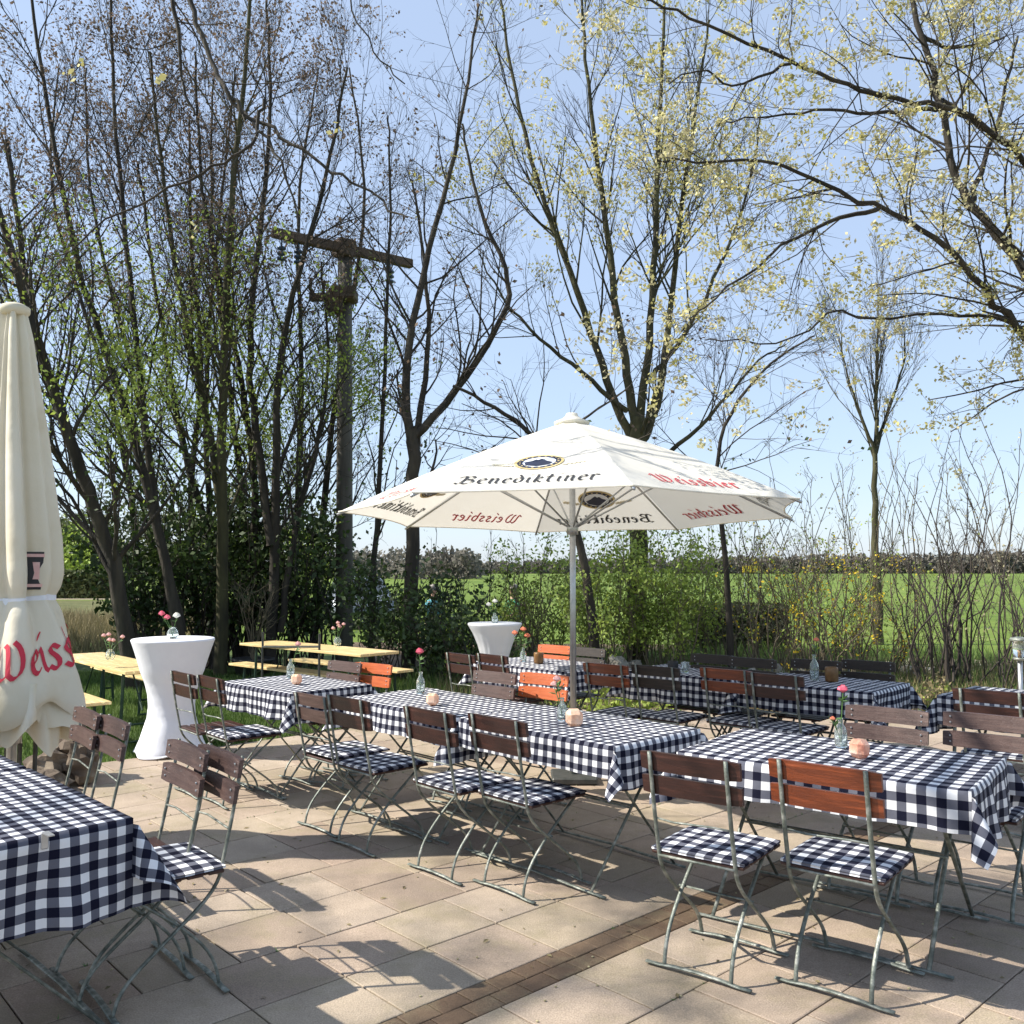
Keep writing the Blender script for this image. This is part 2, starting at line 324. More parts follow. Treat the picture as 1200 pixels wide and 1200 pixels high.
# ------------------------------------------------------------------ chairs
PX=.165
post=[(-.275,.875),(-.24,.66),(-.2,.47),(-.19,.42),(-.15,.36),(-.08,.30),(.05,.20),(.13,.135),(.175,.08),(.195,.012)]
rear=[(.175,.44),(.06,.35),(-.03,.28),(-.12,.195),(-.17,.13),(-.195,.07),(-.205,.012)]
def chair_meshes(m_slat,m_frame='metal',m_seat='w_maroon'):
    t=thing('folding_chair','','chair')
    b=MB()
    for s in (-1,1): b.tube([(s*PX,y,z) for y,z in chaikin([(p[0],p[1],0) for p in post],1) and [(q[0],q[1]) for q in chaikin([(p[0],p[1],0) for p in post],1)]],.0095,6,flat=.7)
    b.tube([(-PX,-.225,.60),(-.08,-.235,.596),(.08,-.235,.604),(PX,-.225,.60)],.0045,5)
    b.tube([(-PX,-.2,.445),(PX,-.2,.445)],.006,5)
    b.build('back_frame',m_frame,t,True)
    b=MB()
    for s in (-1,1): b.tube([(s*(PX-.022),q[0],q[1]) for q in chaikin([(p[0],p[1],0) for p in rear],1)],.009,6,flat=.7)
    b.tube([(-PX,-.02,.275),(PX,-.02,.275)],.005,5)
    b.build('leg_frame',m_frame,t,True)
    for y in (-.205,.195):
        b=MB()
        b.tube([(-.225,y,.010),(-.17,y,.010),(-.10,y,.017),(0,y,.02),(.10,y,.017),(.17,y,.010),(.225,y,.010)],.0125,6,flat=.45)
        b.build('foot_rail',m_frame,t,True)
    tilt=Matrix.Rotation(math.atan2(.035,.215)*1.0,3,'X')
    for zc in (.835,.738):
        b=MB(); n=8; yy=-.275+(.875-zc)*.163+.02
        ring=[]
        for i in range(n+1):
            x=-.215+.43*i/n; cv=.012*(1-(x/.215)**2); h=.039 if 0<i<n else .034
            ring.append([Vector((x,yy-cv,zc-h)),Vector((x,yy-cv+.016,zc-h)),Vector((x,yy-cv+.016-.008,zc+h)),Vector((x,yy-cv-.008-.004,zc+h))])
        i0=len(b.v)
        for r_ in ring: b.v+=[tuple(q) for q in r_]
        for i in range(n):
            for j in range(4): b.f.append((i0+i*4+j,i0+i*4+(j+1)%4,i0+i*4+4+(j+1)%4,i0+i*4+4+j))
        b.f.append((3,2,1,0)); b.f.append(tuple(i0+n*4+j for j in range(4)))
        sl_=b.build('back_slat',m_slat,t)
        sc=MB()
        for sx in (-.18,.18):
            for dz in (-.015,.015): sc.blob((sx,yy+.011,zc+dz),(.0055,.004,.0055),3,6,0)
        sc.build('screw','alu',sl_)
    b=MB()
    for k in range(5):
        b.box((0,-.165+.082*k,.455),(.40,.064,.014),None,.004)
    for s in (-1,1): b.box((s*(PX-.03),0,.441),(.018,.36,.012))
    b.build('seat',m_seat,t)
    return t
protos={}
for k,ms in (('brown','w_brown'),('dark','w_dark'),('red','w_red'),('orange','w_orange'),('maroon','w_maroon')):
    protos[k]=chair_meshes(ms)
used=set()
def rail_angle(a): return R(a)
def place_chair(kind,x,y,ang,label,group,facing='away',dx=0,sc=1,ztop=.875,Y=None):
    """(x,y): photo pixel of the middle of the top edge of the back; ang = direction the row runs in degrees; facing: away/toward the camera"""
    p=gz(x,y,ztop) if Y is None else gd(x,y,Y)
    th=R(ang) if facing=='away' else R(ang+180)      # local +x axis direction
    fw=Vector((-math.sin(th),math.cos(th),0))
    c=Vector((p.x,p.y,0))+fw*.275
    pr=protos[kind]
    if kind in used: o=copy_tree(pr)
    else: o=pr; used.add(kind)
    o.location=(c.x,c.y,.008); o.rotation_euler=(0,0,th); o.scale=(1,1,sc)
    tag(o,label,'chair',group); return o,c,th
def cushion_mesh():
    b=MB(); n=14; uv=[]
    for top in (1,0):
        for i in range(n+1):
            for j in range(n+1):
                x=-1+2*i/n; y=-1+2*j/n
                e=(1-x**8)*(1-y**8); r_=.205*(1-.03*(x*x*y*y))
                px,py=x*r_,y*r_
                q=.004+.006*max(0,e)**.5+.003*math.sin(x*5+1)*math.sin(y*4) 
                z=.4645+(q+.008 if top else .0-(0)) 
                if not top and (abs(x)<1 and abs(y)<1): z=.4645
                if top and (abs(x)==1 or abs(y)==1): z=.4645+.009
                b.v.append((px,py,z)); uv.append((px+2+.0,py+2))
    N=n+1
    for t_ in (0,1):
        for i in range(n):
            for j in range(n):
                a=t_*N*N+i*N+j; f=(a,a+N,a+N+1,a+1); b.f.append(f if not t_ else f[::-1])
    def ring():
        r_=[(i,0) for i in range(n)]+[(n,j) for j in range(n)]+[(n-i,n) for i in range(n)]+[(0,n-j) for j in range(n)]
        return r_
    rr=ring()
    for k in range(len(rr)):
        a=rr[k]; c=rr[(k+1)%len(rr)]; A=a[0]*N+a[1]; D=c[0]*N+c[1]; b.f.append((A,D,D+N*N,A+N*N))
    b.uv=uv; return b
cush=None
def place_cushion(ch,label):
    global cush
    o,c,th=ch
    if cush is None: cush=cushion_mesh().build('seat_cushion','gingham_small',None,True); q=cush
    else: q=cush.copy(); C.objects.link(q)
    q.location=(c.x,c.y,.008); q.rotation_euler=(0,0,th+random.uniform(-.05,.05)); tag(q,label,'cushion','blue and white checked seat cushions')
    return q
# ------------------------------------------------------------------ tables with cloths
def teardrop():
    P=[(0.0,0.0)]; h=math.pi/2; x=y=0; n1=6; 
    for i in range(n1): y+=1/n1; P.append((x,y))
    n2=26
    for i in range(n2):
        d=-(1.5*math.pi)/n2; h+=d/2; x+=math.cos(h)*(1.5*math.pi)/n2; y+=math.sin(h)*(1.5*math.pi)/n2; h+=d/2; P.append((x,y))
    for i in range(n1): x-=1/n1; P.append((x,y))
    return P
TD=teardrop(); TDL=6.712
def td(s):   # s in 0..1 along the loop, scaled so loop length = pi/2
    k=s*(len(TD)-1)
    # lengths are nearly uniform per step: build cumulative
    return k
cum=[0]
for a,b_ in zip(TD[:-1],TD[1:]): cum.append(cum[-1]+math.hypot(b_[0]-a[0],b_[1]-a[1]))
def tdp(s):
    L=s*cum[-1]
    for i in range(len(cum)-1):
        if L<=cum[i+1]+1e-9:
            f=(L-cum[i])/(cum[i+1]-cum[i]+1e-9); a=TD[i]; c=TD[i+1]
            k=(math.pi/2)/cum[-1]; return ((a[0]+(c[0]-a[0])*f)*k,(a[1]+(c[1]-a[1])*f)*k)
    return (0,0)
def cloth(L,Wd,over,z0,seed,wave=.018,step=.02,sq=.042,uoff=0):
    """over=(front,back,left,right) overhang; local x = long side, -y = front"""
    oF,oB,oL,oR=over; hx,hy=L/2,Wd/2
    def ticks(a,b,lo,hi):
        t=[]; n=max(2,int((lo-a)/step)) if lo>a else 0
        if n: t+= [a+(lo-a)*i/n for i in range(n)]
        n=int((hi-lo)/.035); t+=[lo+(hi-lo)*i/n for i in range(n)]
        n=max(2,int((b-hi)/step)) if b>hi else 0
        if n: t+=[hi+(b-hi)*i/n for i in range(n+1)]
        else: t.append(hi)
        return t
    X=ticks(-hx-oL,hx+oR,-hx,hx); Y=ticks(-hy-oF,hy+oB,-hy,hy)
    b=MB(); uv=[]
    ph=seed*1.7
    def wv(s,drop): return wave*(drop/.22)*(math.sin(s*13+ph)+.7*math.sin(s*23+ph*2.3)+.6*math.sin(s*41+ph)+1.2*mnoise.noise(Vector((s*7,drop*5,seed))))+.010*min(1,drop/.02)+.05*drop
    for x in X:
        for y in Y:
            a=max(0,abs(x)-hx); c=max(0,abs(y)-hy); sx=1 if x>0 else -1; sy=1 if y>0 else -1
            n=mnoise.noise(Vector((x*5+seed,y*5,seed)))*.0022+ .0015*math.sin(x*40+3*y)*mnoise.noise(Vector((x*2,y*2,seed*2)))+.0035*math.exp(-(((x+seed*.11)%.30-.15)/.010)**2)+.003*math.exp(-(((y+.07)%.36-.18)/.010)**2)
            if a==0 and c==0: p=(x,y,z0+n)
            elif c==0:
                w=wv(y*1.0+sx*3,a)*min(1,(hy-abs(y))/.10+.0); p=(sx*(hx+w),y,z0-a*.985+n*(a<.02))
            elif a==0:
                w=wv(x+sy*5,c)*min(1,(hx-abs(x))/.10+.0); p=(x,sy*(hy+w),z0-c*.985+n*(c<.02))
            else:
                r_=math.hypot(a,c); s=math.atan2(c,a)/(math.pi/2)
                q=tdp(s); qx,qy=q
                # small-angle direction on sphere around straight-down
                m_=math.hypot(qx,qy)
                if m_>1e-6: dx=math.sin(m_)*qx/m_; dy=math.sin(m_)*qy/m_; dz=-math.cos(m_)
                else: dx=dy=0; dz=-1
                p=(sx*(hx+.003+dx*r_),sy*(hy+.003+dy*r_),z0+dz*r_*.985)
            b.v.append(p); uv.append((x+5+uoff,y+5))
    ny=len(Y)
    for i in range(len(X)-1):
        for j in range(ny-1):
            a=i*ny+j; b.f.append((a,a+ny,a+ny+1,a+1))
    b.uv=uv; return b
def table(pNL,pNR,Wd,label,clabel,over,seed,L=None,h=.75,lift=0,group='folding tables under checked cloths',legs=True,cw=.018,uoff=0,cmat='gingham'):
    """near-left and near-right corner of the table top (Vectors)"""
    d=(pNR-pNL); d.z=0; L=L or d.length; d.normalize(); fw=Vector((-d.y,d.x,0)); rz=math.atan2(d.y,d.x)
    c=pNL+d*L/2+fw*Wd/2; c.z=0
    t=thing('folding_table',label,'table',(c.x,c.y,.008),rz,group)
    b=MB(); b.box((0,0,h-.02),(L-.01,Wd-.01,.024),None,.005); b.build('tabletop','w_maroon',t)
    for sx in (-1,1):
        b=MB(); x=sx*(L/2-.17)
        b.tube([(x-.012,-Wd/2+.03,.012),(x-.012,0,.38),(x-.012,Wd/2-.06,h-.04)],.010,6,flat=.6)
        b.tube([(x+.012,Wd/2-.03,.012),(x+.012,0,.38),(x+.012,-Wd/2+.06,h-.04)],.010,6,flat=.6)
        b.build('leg_frame','metal',t,True)
    for sy in (-1,1):
        b=MB(); y=sy*(Wd/2-.03); x=L/2-.09
        b.tube([(-x,y,.010),(-x+.1,y,.012),(0,y,.024),(x-.1,y,.012),(x,y,.010)],.012,6,flat=.5); b.build('foot_rail','metal',t,True)
        b=MB(); b.tube([(-L/2+.17,sy*.02,.37),(L/2-.17,sy*.02,.37)],.006,5); b.build('stretcher','metal',t,True)
    cl=cloth(L,Wd,over,h+lift,seed,cw,uoff=uoff).build('tablecloth',cmat,None,True,(c.x,c.y,.008),rz)
    tag(cl,clabel,'tablecloth','blue and white checked tablecloths')
    return c,rz,d,fw
def P2(x,y,h=.75): p=gz(x,y,h); p.z=0; return p
# T5 right foreground
pA=P2(790,879); dA=Vector((math.cos(R(-37.5)),math.sin(R(-37.5)),0))
T5=table(pA,pA+dA,.80,'folding table in the right foreground, checked cloth on it','checked cloth on the right foreground table, ear hanging at its right corner',(.17,.17,.22,.24),1,L=1.27,cw=.012,cmat='gingham_wide')
# T4 and T3: the long centre row
dR=Vector((math.cos(R(-46.5)),math.sin(R(-46.5)),0))
pN=P2(718,875)
T4=table(pN-dR*1.17,pN,.72,'folding table in the centre, nearer one of the long row','checked cloth on the nearer centre table with a square flap at its right corner',(.16,.16,.26,.22),2,L=1.17,lift=.006,cw=.008)
T3=table(pN-dR*2.38,pN-dR*1.21,.72,'folding table at the far left end of the long centre row','checked cloth on the farther table of the centre row, pink rose on it',(.17,.17,.2,.10),3,L=1.17,cw=.014)
# T2
p=P2(262,798); T2=table(p,P2(342,812),.70,'small folding table beside the tall white bar table','rippling checked cloth on the small table next to the lawn',(.2,.18,.16,.22),4,L=1.0,cw=.02)
# T6
p=P2(555,775); T6=table(p,p+dR,.72,'folding table behind the umbrella pole','checked cloth on the table behind the umbrella pole',(.2,.18,.2,.18),5,L=1.2,cw=.02)
# T7 two tables
d7=(P2(1019,812)-P2(728,785)).normalized(); p7=P2(728,785)
T7a=table(p7,p7+d7,.73,'folding table in shade, left one of the back row','checked cloth slipping off the shaded left table of the back row',(.24,.16,.2,.12),6,L=1.04,cw=.026)
T7b=table(p7+d7*1.10,p7+d7*2.15,.73,'folding table at the right end of the back row','checked cloth with a folded corner on the right table of the back row',(.2,.16,.24,.2),7,L=1.05,cw=.014,lift=.004)
# T8
p=P2(1092,814); T8=table(p,p+dR,.72,'folding table at the right edge below the garden lamp','checked cloth on the right edge table below the garden lamp',(.2,.18,.26,.2),8,L=1.2,cw=.02)
# T1 left foreground (corner near right)
pc=P2(165,955); e1=Vector((-.705,.709,0)); e2=Vector((-.709,-.705,0))
# local x axis along -e1 (running towards the camera right); front side = left-near
def table_left(start,L,label,clabel,over,seed,lift):
    Wd=.78; dd=-e1; a=start+e1*L+e2*Wd     # near-left corner in local sense
    return table(a,a+dd,Wd,label,clabel,over,seed,L=L,lift=lift,cw=.016)
T1=table_left(pc,1.12,'folding table in the left foreground with long hanging cloth','checked cloth with a metal clip on the left foreground table',(.3,.2,.12,.31),9,0)
T1b=table_left(pc+e1*1.16,1.15,'folding table beside the closed umbrella, beyond the left foreground one','second checked cloth beside the closed umbrella, partly overlapped by the nearer one',(.3,.2,.2,.03),10,-.004)
# clip
b=MB(); b.box((0,0,0),(.022,.012,.055),None,.003); b.box((0,.03,.026),(.020,.06,.004)); 
cp=gz(32,1003,.725); cpp=pc+e2*.29+(-e1)*.012
o=b.build('cloth_clip','alu',None,False,(cpp.x,cpp.y,.745),math.atan2(-.705,-.709)); tag(o,'small metal clip holding the cloth at the end of the left table','clip')
# chairs ----------------------------------------------------------
GR='chairs along the long centre row'
ch=place_chair('maroon',578,840,-47,'dark slatted chair at the near corner of the centre row, fourth from the left','chairs along the centre row'); place_cushion(ch,'checked cushion on the fourth chair of the centre row, nearest the camera')
ch=place_chair('maroon',499,831,-47,'dark slatted chair third from the left in the centre row','chairs along the centre row'); place_cushion(ch,'checked cushion on the third chair of the centre row')
ch=place_chair('maroon',405,817,-46,'dark slatted chair second from the left in the centre row','chairs along the centre row'); place_cushion(ch,'checked cushion on the second chair of the centre row')
c2=ch[1]
ch=place_chair('brown',365,812,-46,'brown slatted chair at the far left end of the centre row','chairs along the centre row',sc=.96,Y=5.62); place_cushion(ch,'checked cushion on the leftmost chair of the centre row')
ch=place_chair('maroon',801,885,-37,'maroon slatted chair left of the orange one at the right foreground table','chairs in the right foreground'); place_cushion(ch,'checked cushion on the left chair in the right foreground')
ch=place_chair('red',956,895,-39,'orange brown slatted chair nearest the camera in the right foreground','chairs in the right foreground'); place_cushion(ch,'checked cushion on the nearest orange brown chair')
place_chair('brown',1035,828,-40,'brown chair facing the camera behind the pink rose vase','chairs on the far side of the right foreground table','toward')
ch=place_chair('brown',1153,836,-40,'brown chair facing the camera at the right edge, behind the checked table','chairs on the far side of the right foreground table','toward'); place_cushion(ch,'checked cushion on the brown chair at the right edge')
place_chair('brown',583,787,-44,'brown chair facing the camera, left of the orange one behind the centre row','chairs on the far side of the centre row','toward')
place_chair('orange',640,789,-40,'bright orange chair facing the camera, just left of the umbrella pole','chairs on the far side of the centre row','toward')
place_chair('brown',409,775,-43,'brown chair beside the orange one behind the small left table','chairs behind the small left table','toward')
place_chair('orange',441,777,-38,'bright orange chair in front of the wooden beer bench','chairs behind the small left table','toward')
# T2 left side
ch=place_chair('maroon',246,793,-49,'dark chair with checked cushion at the left side of the small table','chairs left of the small table'); place_cushion(ch,'checked cushion at the left side of the small table')
place_chair('maroon',214,788,-49,'dark chair directly in front of the tall white bar table','chairs left of the small table')
# T1 right side
ch=place_chair('brown',270,877,-50,'brown chair nearest the camera beside the left foreground cloth','chairs beside the left foreground tables','toward'); place_cushion(ch,'checked cushion on the brown chair by the left foreground cloth')
place_chair('brown',232,871,-50,'brown chair just behind the nearest one at the left foreground table','chairs beside the left foreground tables','toward')
place_chair('brown',146,841,-50,'brown chair right of its neighbour near the stacked rocks','chairs beside the left foreground tables','toward')
place_chair('brown',114,831,-50,'brown chair closest to the closed umbrella and the rocks','chairs beside the left foreground tables','toward')
# T7 near side
ch=place_chair('red',706,778,-42,'red brown chair just right of the umbrella pole','chairs on the near side of the back row'); place_cushion(ch,'checked cushion just right of the umbrella pole')
ch=place_chair('dark',764,787,-42,'dark chair second from the umbrella pole in the back row','chairs on the near side of the back row',Y=6.95); place_cushion(ch,'checked cushion on the second chair of the back row')
ch=place_chair('red',846,784,-42,'glossy red orange chair third in the back row','chairs on the near side of the back row'); place_cushion(ch,'checked cushion on the red orange chair of the back row')
ch=place_chair('maroon',903,790,-42,'maroon chair fourth and last in the near side of the back row','chairs on the near side of the back row'); place_cushion(ch,'checked cushion on the last chair of the back row')
for x,y,lb in ((836,767,'dark chair leftmost on the far side of the back row'),(881,771,'dark chair second from left on the far side of the back row'),(955,773,'dark chair third on the far side, behind a glass bottle'),(1015,774,'dark chair rightmost on the far side of the back row')):
    place_chair('dark',x,y,-41,lb,'chairs on the far side of the back row','toward')
# T6
place_chair('maroon',537,766,-50,'dark chair leftmost, facing the table below the second white bar table','chairs around the table behind the pole')
place_chair('maroon',574,767,-50,'dark chair standing right beside the cloth below the second bar table','chairs around the table behind the pole')
place_chair('orange',652,756,-44,'orange chair on the far side of the table behind the pole','chairs around the table behind the pole','toward')
place_chair('dark',690,759,-44,'dark chair just right of the pole by the stones','chairs around the table behind the pole','toward')
ch=place_chair('maroon',1153,809,-42,'dark maroon chair at the near side of the right edge table','chairs at the right edge table'); place_cushion(ch,'checked cushion at the right edge table, behind the brown chair')
# ------------------------------------------------------------------ beer tables and benches
def beer(x0,y0,z,L,Wd,ang,label,cat,name,group):
    p=gz(x0,y0,z); d=Vector((math.cos(R(ang)),math.sin(R(ang)),0)); fw=Vector((-d.y,d.x,0)); c=p-d*L/2+fw*Wd/2
    t=thing(name,label,cat,(c.x,c.y,0),R(ang),group)
    b=MB(); n=3 if Wd>.4 else 1; w=Wd/n
    for i in range(n): b.box((0,-Wd/2+w*(i+.5),z-.014),(L,w-.002,.028),None,.003)
    b.build('table_board' if n>1 else 'bench_board','w_beer',t)
    for s in (-1,1):
        b=MB(); x=s*(L/2-.25); yy=Wd/2-.05
        b.tube([(x,-yy,0),(x,-yy+.02,z-.05),(x,yy-.02,z-.05),(x,yy,0)],.017,5); b.tube([(x,-yy,.18),(x,yy,.18)],.012,5); b.tube([(x,0,.3),(x-s*.3,0,z-.04)],.009,5)
        b.tube([(x,-yy,.02),(x,yy,.02)],.012,5)
        b.build('leg_frame','green_steel',t)
    return t
beer(151,786,.70,2.2,.50,-48,'pale wooden beer table between closed umbrella and white bar table','beer table','beer_table','folding beer tables')
beer(102,823,.45,2.2,.25,-48,'pale wooden bench just right of the closed umbrella','bench','beer_bench','folding beer benches')
beer(172,794,.44,1.8,.25,-48,'pale wooden bench on the far side of the left beer table','bench','beer_bench','folding beer benches')
beer(424,766,.77,2.2,.52,-41,'pale wooden beer table on the lawn behind the small table','beer table','beer_table','folding beer tables')
beer(395,791,.48,2.1,.25,-41,'pale wooden bench in front of the lawn beer table','bench','beer_bench','folding beer benches')
beer(467,785,.48,2.1,.25,-41,'pale wooden bench behind the lawn beer table, end jutting out','bench','beer_bench','folding beer benches')
b=MB(); a=gz(310,786,.3); 
t=thing('metal_rail','thin dark metal rail in front of the lawn beer table','rail',(0,0,0))
A=gd(310,740,10.2); B_=gd(376,742,9.6)
for q in (A,B_):
    b=MB(); b.tube([(q.x,q.y,-.02),(q.x,q.y,q.z)],.013,6); b.build('post','metal_dark',t)
b=MB(); m_=gd(310,757,10.2); n_=gd(376,757,9.6); b.tube([m_,n_],.013,5); b.build('bar','metal_dark',t)
# ------------------------------------------------------------------ bar tables
def bar(px,pytop,Y,dia,h,label,m,seed,sheer=False):
    x=(px-600)/F*Y; t=thing('bar_table',label,'bar table',(x,Y,0),0,'tall bar tables with white covers')
    r0=dia/2
    prof=[(.86,.0),(.84,.04),(.75,.12),(.665,.22),(.58,.32),(.555,.42),(.58,.52),(.65,.62),(.76,.72),(.85,.83),(.94,.93),(.985,.975),(1.0,.99),(1.0,1.0),(.985,1.006),(.02,1.006)]
    if sheer: prof=[(.35,.0),(.36,.1),(.38,.25),(.42,.42),(.5,.58),(.64,.74),(.82,.88),(.96,.96),(1.0,.985),(1.0,1.0),(.985,1.006),(.02,1.006)]
    Q=[]
    for (a,za),(c,zc) in zip(prof[:-1],prof[1:]):
        for k in range(3): Q.append((a+(c-a)*k/3,za+(zc-za)*k/3))
    Q.append(prof[-1])
    def wob(g,z):
        zz=z/h; k=max(0,1-zz*1.15)
        w=1+.18*max(0,1-zz*3.2)*abs(math.cos(2*g+seed))**2 - .03*max(0,1-zz*3.5)
        if sheer: w+=.035*math.sin(g*17+seed)*(1-zz)*2*min(1,(1-zz)*5)
        else: w+=.010*math.sin(g*9+seed+zz*4)*(1-zz)
        return w
    b=MB(); b.lathe([(r0*a,h*z) for a,z in Q],64,(0,0,0),wob)
    # arched hem: lift hem between feet
    for i in range(64*2):
        g=2*math.pi*(i%64)/64; vx,vy,vz=b.v[i]; b.v[i]=(vx,vy,vz+.03*(1-abs(math.cos(2*g+seed)))+.012)
    b.build('stretch_cover',m,t,True)
    f=MB()
    for k in range(4):
        g=k*math.pi/2-seed/2; f.box((math.cos(g)*r0*.66,math.sin(g)*r0*.66,.014),(.07,.05,.026),Matrix.Rotation(g,3,'Z'),.005)
    f.build('foot','metal_dark',t)
    return x,Y,h
b1=bar(206,748,8.05,.705,1.005,'tall bar table in a tight white cover at the terrace edge','white_cloth',.5)
b2=bar(580,731,11.0,.66,.97,'distant bar table in sheer white cover behind the dark chairs','white_sheer',1.4,True)
# ------------------------------------------------------------------ small things on tables
def vase(p,h,r,label,bottle=True,m='glass'):
    b=MB()
    prof=[(r*.85,0),(r,.008),(r,h*.55),(r*.8,h*.68),(r*.42,h*.8),(r*.42,h*.97),(r*.5,h),(r*.4,h),(r*.34,h*.95),(r*.34,h*.8),(r*.7,h*.66),(r*.9,h*.5),(r*.9,.012),(.001,.01)] if bottle else [(r*.6,0),(r*.95,h*.2),(r,h*.45),(r*.8,h*.75),(r*.5,h*.88),(r*.6,h),(r*.5,h),(r*.42,h*.88),(r*.7,h*.72),(r*.88,h*.45),(r*.8,h*.2),(.001,h*.06)]
    b.lathe(prof,16); o=b.build('glass_vase',m,None,True,p); tag(o,label,'vase','small glass vases'); return o
def flower(p,h,lean,label,petal,size=.028,n=1,cat='flower',group='flowers in vases',leaves=4,spread=.04):
    t=thing('cut_flower' ,label,cat,p,0,group); rnd=random.Random(hash(label)%999 if False else len(label))
    st=MB(); lf=MB(); pe=MB()
    for k in range(n):
        ox=rnd.uniform(-spread,spread)*(k>0); oy=rnd.uniform(-spread,spread)*(k>0); hh=h*(1-.22*k/max(1,n)*1.5)
        top=Vector((lean[0]+ox*2.2,lean[1]+oy*2,hh)); mid=Vector((lean[0]*.35+ox*.7,lean[1]*.35,hh*.55))
        st.tube(chaikin([(0,0,.02),mid,top],2),.0028,5)
        for q in range(leaves):
            f=.45+.4*rnd.random(); c=mid.lerp(top,f*.9) if f>.5 else mid
            d=Vector((rnd.uniform(-1,1),rnd.uniform(-1,1),rnd.uniform(-.2,.8))).normalized()*.05; s_=d.cross(Vector((0,0,1)))*.32
            lf.poly([c,c+d*.5+s_,c+d,c+d*.5-s_])
        # layered petals
        for ring,(rr,tilt,cnt) in enumerate(((size*.35,1.2,3),(size*.62,.9,4),(size*.95,.45,5))):
            for j in range(cnt):
                g=6.28*j/cnt+ring; o=Vector((math.cos(g),math.sin(g),0)); side=Vector((-o.y,o.x,0))
                base=top; up=Vector((0,0,1)); tip=base+o*rr*.72+up*size*(1.55-ring*.2); md=base+o*rr*.85+up*size*.6
                pe.poly([base,md+side*rr*.7,tip+side*rr*.45,tip-side*rr*.45,md-side*rr*.7])
    st.build('stem','stemgreen',t); lf.build('leaves','stemgreen',t); pe.build('petals',petal,t)
    return t
def salt(p,label,m='salt',s=.09):
    b=MB(); b.box((0,0,s*.44),(s*.86,s*.80,s*.86),Matrix.Rotation(.08,3,'X'),s*.2); o=b.build('tealight_holder',m,None,False,p,random.uniform(0,3)); tag(o,label,'tealight holder','salt crystal tealight holders'); return o
TH=.762
def on(x,y,h=TH): return gz(x,y,h)
p=on(980,872); vase(p,.14,.030,'clear bottle vase with pink rose on the right foreground table'); flower(p,.26,(.015,0,0),'long pink rose upright in the vase of the right foreground table','petal_pink',.026,1,leaves=6)
f_=flower(p,.13,(-.045,-.02,0),'short coral rosebud leaning left on the right foreground table','petal_coral',.014,1,leaves=3)
salt(on(1001,884),'pink salt crystal candle holder on the right foreground table','salt',.095)
p=on(658,842); vase(p,.13,.028,'bottle vase on the nearer centre table beside the bright crystal'); flower(p,.22,(-.03,0,0),'pale rose on the nearer centre table in front of the pole','petal_pale',.024,2,leaves=6)
salt(on(672,848),'pale orange salt crystal holder on the nearer centre table','salt_warm',.105)
p=on(494,811); vase(p,.15,.030,'bottle vase on the farther table of the centre row'); flower(p,.27,(-.01,0,0),'deep pink rose high above the farther centre table','petal_pink',.030,1,leaves=7)
salt(on(508,824),'peach salt crystal holder on the farther table of the centre row','salt_warm',.085)
p=on(343,793); vase(p,.15,.032,'bottle vase on the small left table'); flower(p,.25,(.055,0,0),'pink rosebud leaning right on the small left table','petal_pale',.026,1,leaves=6)
salt(on(350,800),'round pink salt crystal holder on the small left table','salt_warm',.085)
p=on(613,774); vase(p,.13,.03,'clear vase on the table behind the pole'); flower(p,.28,(.0,0,0),'coral rose on the table behind the pole','petal_coral',.030,3,leaves=6)
def jar(x,y,label,m,r=.045,h=.10):
    b=MB(); b.lathe([(r*.9,0),(r,.01),(r,h*.9),(r*.92,h),(r*.84,h),(r*.84,.02),(.001,.02)],18); o=b.build('lantern_jar',m,None,True,on(x,y)); tag(o,label,'jar','small jars on the back tables')
jar(631,776,'amber brown jar on the table behind the pole','amber',.045,.10)
jar(787,786,'dark square jar on the shaded left table of the back row','pot',.045,.09)
jar(801,787,'clear glass tumbler beside the dark jar in the back row','glass',.035,.09)
jar(971,797,'amber jar beside the bottle in the back row','amber',.05,.11)
p=on(951,796); vase(p,.20,.035,'slim clear bottle on the right table of the back row'); flower(p,.30,(.02,0,0),'faint coral flower in the bottle of the back row','petal_coral',.022,1,leaves=3)
p=Vector((b1[0],b1[1]-.02,b1[2]*1.006)); vase(p,.10,.05,'round clear vase on the near white bar table',False); flower(p,.18,(.03,0,0),'white rose on the near white bar table','petal_white',.034,1,leaves=3)
flower(p,.20,(-.11,.02,0),'dark pink blossom leaning left on the near white bar table','petal_pink',.030,2,leaves=2)
p=Vector((b2[0],b2[1],b2[2]*1.006)); vase(p,.12,.04,'vase on the distant white bar table'); flower(p,.24,(.0,0,0),'cream blossoms on the distant white bar table','petal_white',.035,2,leaves=4)
p=gz(133,772,.772); vase(p,.10,.045,'round vase on the left beer table',False); flower(p,.22,(-.02,0,0),'bunch of dusky pink flowers on the left beer table','petal_pale',.024,5,leaves=2,spread=.05)
p=gz(397,756,.772); vase(p,.10,.045,'round vase on the lawn beer table',False); flower(p,.24,(.0,0,0),'pink and white blossoms on the lawn beer table','petal_pale',.024,5,leaves=3,spread=.035)
